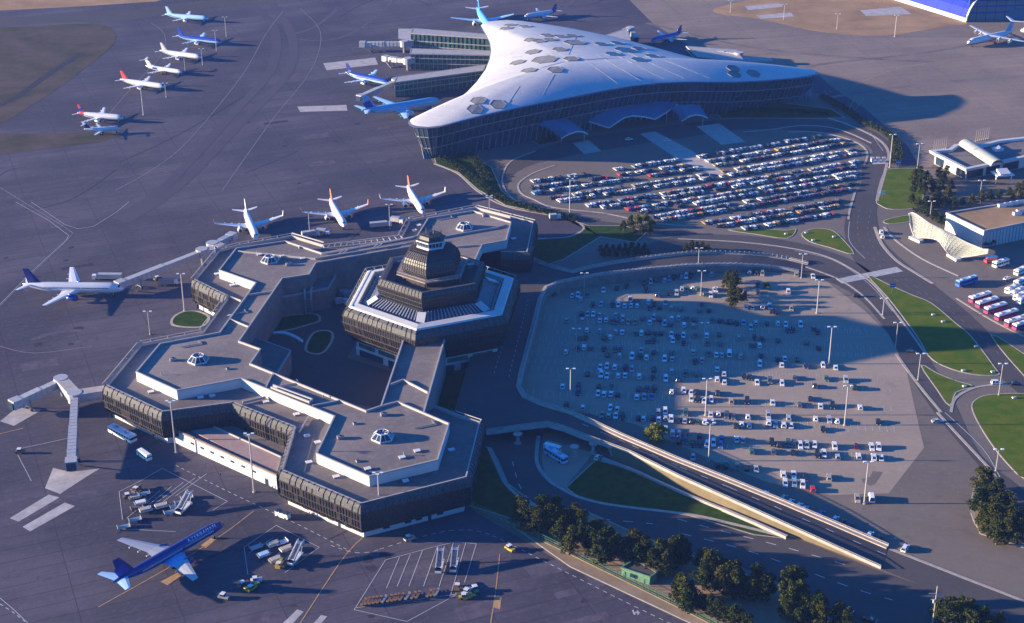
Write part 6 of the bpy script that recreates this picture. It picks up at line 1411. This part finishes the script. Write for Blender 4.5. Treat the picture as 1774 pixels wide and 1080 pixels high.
def tree(x, y, kd, sc_, label, group, cat=None, dz=0.):
    """x, y: the middle of the crown in the photograph"""
    hh = {'pine': 8.5, 'round': 6.5, 'shrub': 2.6}[kd] * sc_
    src = rnd.choice(TP_[kd]); o = copytree(src); p = P(x, y, hh * .55); o.location = (p.x, p.y, .05 + dz); o.rotation_euler = (0, 0, rnd.uniform(0, 6.28)); k = sc_ * rnd.uniform(.84, 1.16); o.scale = (k * rnd.uniform(.9, 1.1), k * rnd.uniform(.9, 1.1), k)
    return tag(o, label, cat or ('tree' if kd != 'shrub' else 'shrub'), group)
B1 = [(925, 500), (948, 525), (985, 540), (1040, 500), (1100, 485), (1075, 550), (1150, 535), (1200, 515), (1130, 595), (1240, 565), (1290, 595), (1190, 640), (1330, 595), (1375, 625), (1300, 655), (1170, 660), (1320, 715), (1400, 690), (1270, 640), (1240, 610), (1060, 520), (1010, 560), (1345, 655), (1460, 675), (1500, 665), (1540, 680), (1480, 720), (1560, 720), (1600, 755), (1640, 730), (1670, 770), (1700, 700), (1745, 680), (1755, 720), (1520, 730), (1742, 900), (1770, 930)]
for k, (x, y) in enumerate(tile(590, 715, Z, B1)): tree(x, y, 'pine', 1.15, 'dark bushy tree in the upper belt behind the green fence, %s from left' % ordn(k), 'trees of the belt beside the fence')
B2 = [(0, 700), (130, 745), (165, 780), (200, 790), (140, 825), (245, 790), (290, 825), (240, 865), (330, 865), (400, 850), (440, 900), (380, 900), (300, 880), (470, 870), (560, 900), (610, 900), (580, 950), (640, 950), (690, 1000), (730, 990), (740, 1040), (830, 1020), (860, 1050), (20, 890), (60, 920), (90, 950), (130, 960), (50, 975), (170, 985), (210, 1010), (250, 1020), (290, 1045), (330, 1055), (360, 1075), (560, 1010), (620, 1050)]
for k, (x, y) in enumerate(tile(1174, 715, Z, B2)): tree(x, y, 'pine', 1.4 if 13 < k < 18 else (1.15 if k < 23 else .9), 'dark bushy tree in the lower belt below the long ramp, %s counted from the left' % ordn(k), 'trees of the lower belt')
B3 = [(1340, 1005), (1400, 985), (1450, 1000), (1500, 1030), (1560, 1055), (1370, 1050), (1430, 1050), (1500, 1075), (1650, 1075), (1600, 1085)]
for k, (x, y) in enumerate(tile(1174, 715, Z, B3)): tree(x, y, 'pine', 1.1, 'dark tree at the bottom right corner beside the cross armed pole, %s from the left' % ordn(k), 'trees at the bottom right corner')
B4 = [(1558, 350), (1600, 338), (1640, 380), (1570, 410), (1610, 420), (1660, 430), (1550, 460), (1600, 470), (1640, 480), (1690, 470), (1570, 520), (1620, 540), (1670, 530), (1710, 520), (1600, 575), (1650, 580), (1700, 570), (1740, 560), (1640, 610), (1700, 610), (1750, 610), (1774, 590)]
for k, (x, y) in enumerate(tile(1174, 715, Z, B4)): tree(x, y, 'pine', 1.1, 'dark tree on the sandy island at the right edge, %s counted from the top' % ordn(k), 'trees on the sandy island')
for k, (x, y, s_) in enumerate([(1262, 477, .85), (1273, 481, 1.05), (1258, 489, .8), (1268, 500, .95), (1279, 512, .8), (1268, 519, .85), (1290, 514, .6)]): tree(x, y, 'pine', s_, 'tall dark tree of the clump in the upper car park, %s from the top' % ordn(k), 'clump of trees in the car park')
tree(1328, 493, 'round', .62, 'small leaning round tree right of the dark clump', None)
tree(1137, 752, 'round', 1.15, 'bright yellow green round tree between the ramp and the parked cars', None)
for k, (x, y, s_) in enumerate([(1080, 391, .9), (1092, 385, .85), (1104, 381, 1.0), (1118, 378, .9), (1128, 386, .8), (1112, 395, .8), (1098, 399, .8), (1124, 396, .8)]): tree(x, y, 'round' if k in (2, 3, 4) else 'pine', s_ * .8, 'tree of the clump between the two car parks, %s in order' % ordn(k), 'clump between the car parks')
for k in range(16): x = 1040 + (k % 8) * 11 + (k // 8) * 5; y = 430 + (k // 8) * 9 - (k % 8) * .3; tree(x, y, 'pine', .5, 'low dark tree above the curved bridge, %s from left in %s line' % (ordn(k % 8), ['upper', 'lower'][k // 8]), 'hedge trees above the curved bridge')
for k, (x, y) in enumerate([(1188, 428), (1198, 426), (1208, 425), (1217, 428), (1226, 431), (1205, 432)]): tree(x, y, 'pine', .55, 'dark tree of the small hedge behind the bridge lamps, %s in order' % ordn(k), 'small hedge behind the bridge')
B5 = [(1210, 905), (1240, 885), (1275, 900), (1240, 930), (1300, 925), (1340, 880), (1380, 870), (1360, 910), (1310, 960), (1260, 965), (1350, 950), (1400, 940), (1385, 985), (1330, 1000), (1200, 1010), (1230, 1030), (1270, 1035), (1310, 1030), (1350, 1030), (1210, 960)]
for k, (x, y) in enumerate(tile(1174, 0, Z, B5)): tree(x, y, 'pine', .8, 'dark tree of the grove left of the white pavilion, %s in reading order' % ordn(k), 'grove beside the white pavilion')
B6 = [(1410 + i * 48, 1040 - i * 10) for i in range(8)] + [(1745, 960), (1774, 950), (1750, 740), (1774, 735), (1765, 1000), (1720, 1000)]
for k, (x, y) in enumerate(tile(1174, 0, Z, B6)): tree(x, y, 'pine', .72, 'dark tree of the row below the white pavilion, %s from the left' % ordn(k), 'row below the white pavilion')
# dark hedge behind the lattice canopy and along the apron edges, counted as shrubs
def hedge(pts, step, label, width=1, sc_=1.2, seed=5):
    q = PL(pts, 0); a = M(); r = random.Random(seed)
    for i in range(len(q) - 1):
        L_ = (q[i + 1] - q[i]).length; d = (q[i + 1] - q[i]).normalized(); s_ = Vector((-d.y, d.x, 0))
        for _ in range(int(L_ * width * 16)):
            t = r.random() * L_; w_ = r.uniform(-1, 1) * width * .8; lump = .7 + .3 * math.sin(t * .9 + i) * math.cos(w_ * 1.3 + t * .37); c = q[i] + d * t + s_ * w_ + Vector((0, 0, (.3 + r.random() ** .6 * 2.0 * lump) * sc_))
            u = Vector((r.gauss(0, 1), r.gauss(0, 1), r.gauss(0, .6))).normalized(); v = u.cross(Vector((r.gauss(0, 1), r.gauss(0, 1), 1))).normalized(); a.add([c - u * .42, c - v * .26, c + u * .42, c + v * .26], [(0, 1, 2, 3)], 'hedge leaves')
    return tag(a.build('hedge', origin=q[0]), label, 'hedge', 'clipped hedges')
hedge(tile(1174, 350, Z, [(1225, 45), (1300, 75), (1380, 120), (1480, 170), (1600, 235)]), 1, 'dark hedge behind the lattice shell canopy', 5, 1.5)
hedge(tile(1174, 350, Z, [(1240, 20), (1330, 10), (1420, 5)]), 1, 'dark hedge above the lattice shell canopy', 4, 1.5, 8)
hedge(tile(1174, 0, Z, [(735, 500), (860, 570), (960, 640), (1050, 680), (1100, 710), (1125, 790), (1110, 850)]), 1, 'long dark hedge from the right tip of the terminal along the apron', 3.5, 1.3, 9)
hedge([(752, 270), (790, 290), (826, 318), (868, 348), (925, 366), (965, 374), (1000, 384)], 1, 'dark hedge between the apron edge and the crowded car park', 3, 1.1, 10)
hedge([(812, 270), (824, 282), (834, 300), (845, 318)], 1, 'ragged light hedge left of the car park bend', 3.5, 1.2, 14)
hedge([(915, 236), (940, 240), (962, 240)], 1, 'small hedge under the left entrance canopy', 4, .9, 11)
hedge([(1245, 196), (1290, 192), (1340, 192), (1400, 196), (1440, 200)], 1, 'low hedge in front of the right wing of the terminal', 3, .9, 12)
for kd in TP_:
    for o in TP_[kd]:
        for ch in list(o.children): bpy.data.objects.remove(ch)
        bpy.data.objects.remove(o)
# ------------------------------------------------------------------ people on the apron
def person(x, y, h, label, vest='hi vis'):
    p = P(x, y, .9); o = bpy.data.objects.new('p', None)
    a = M()
    def tb(pts, n=8): a.loft([[Vector((p.x + cx + rx * math.cos(2 * math.pi * k / n), p.y + cy + ry * math.sin(2 * math.pi * k / n), z)) for k in range(n)] for cx, cy, z, rx, ry in pts], pts and 'navy cloth', mf=lambda i, j: cur[min(i, len(cur) - 1)])
    for s_ in (-1, 1):
        cur = ['navy cloth']; st = .12 * s_
        tb([(s_ * .1, st, .04, .06, .12), (s_ * .1, st, .12, .055, .06), (s_ * .1, st * .6, .48, .065, .07), (s_ * .09, 0, .86, .095, .1)])
    cur = ['navy cloth', vest, vest, vest, 'skin', 'skin', 'skin', 'bark', 'bark']
    tb([(0, 0, .82, .16, .11), (0, 0, .98, .16, .11), (0, 0, 1.2, .18, .12), (0, 0, 1.42, .21, .11), (0, 0, 1.5, .06, .06), (0, 0, 1.56, .07, .08), (0, 0, 1.66, .09, .1), (0, 0, 1.74, .075, .09), (0, 0, 1.79, .03, .04)])
    for s_ in (-1, 1):
        cur = [vest, vest, 'skin']
        tb([(s_ * .23, 0, 1.42, .05, .05), (s_ * .27, .02, 1.15, .045, .045), (s_ * .28, .08, .9, .035, .035), (s_ * .28, .1, .78, .03, .04)])
    bpy.data.objects.remove(o)
    o = a.build('person', origin=(p.x, p.y, 0)); o.rotation_euler = (0, 0, h); return tag(o, label, 'person', 'apron staff')
for k, (x, y, w_) in enumerate([(271, 762, 'left one of two in green vests on the crossing by the apron bus'), (268, 758, 'right one of two in green vests on the crossing by the apron bus'), (355, 806, 'in dark clothes standing by the annex wall'), (382, 822, 'in dark clothes walking on the road below the annex'), (467, 843, 'left one of two at the annex door'), (472, 845, 'right one of two at the annex door'), (532, 889, 'left one of three below the terminal facade'), (536, 890, 'middle one of three below the terminal facade'), (542, 892, 'right one of three below the terminal facade')]):
    person(x, y, k * 1.3, 'person ' + w_, 'hi vis' if k < 2 else 'navy cloth')
# ------------------------------------------------------------------ thin blue haze, added to tint and lift the shadows
hm = bpy.data.materials.new('haze'); hm.use_nodes = True; nt = hm.node_tree
for n_ in list(nt.nodes): nt.nodes.remove(n_)
hv = nt.nodes.new('ShaderNodeVolumePrincipled'); ho = nt.nodes.new('ShaderNodeOutputMaterial'); nt.links.new(hv.outputs[0], ho.inputs['Volume'])
hv.inputs['Color'].default_value = (.20, .36, 1.0, 1); hv.inputs['Density'].default_value = .00005; hv.inputs['Anisotropy'].default_value = 0
MATS['haze'] = hm
a = M(); a.box((0, 900, 150), (3400, 2600, 304), 'haze'); o = a.build('haze'); tag(o, kind='stuff', label='thin blue haze added over the whole airfield to lift the shadows')
for o in bpy.data.objects:
    if '_o' in o: del o['_o']
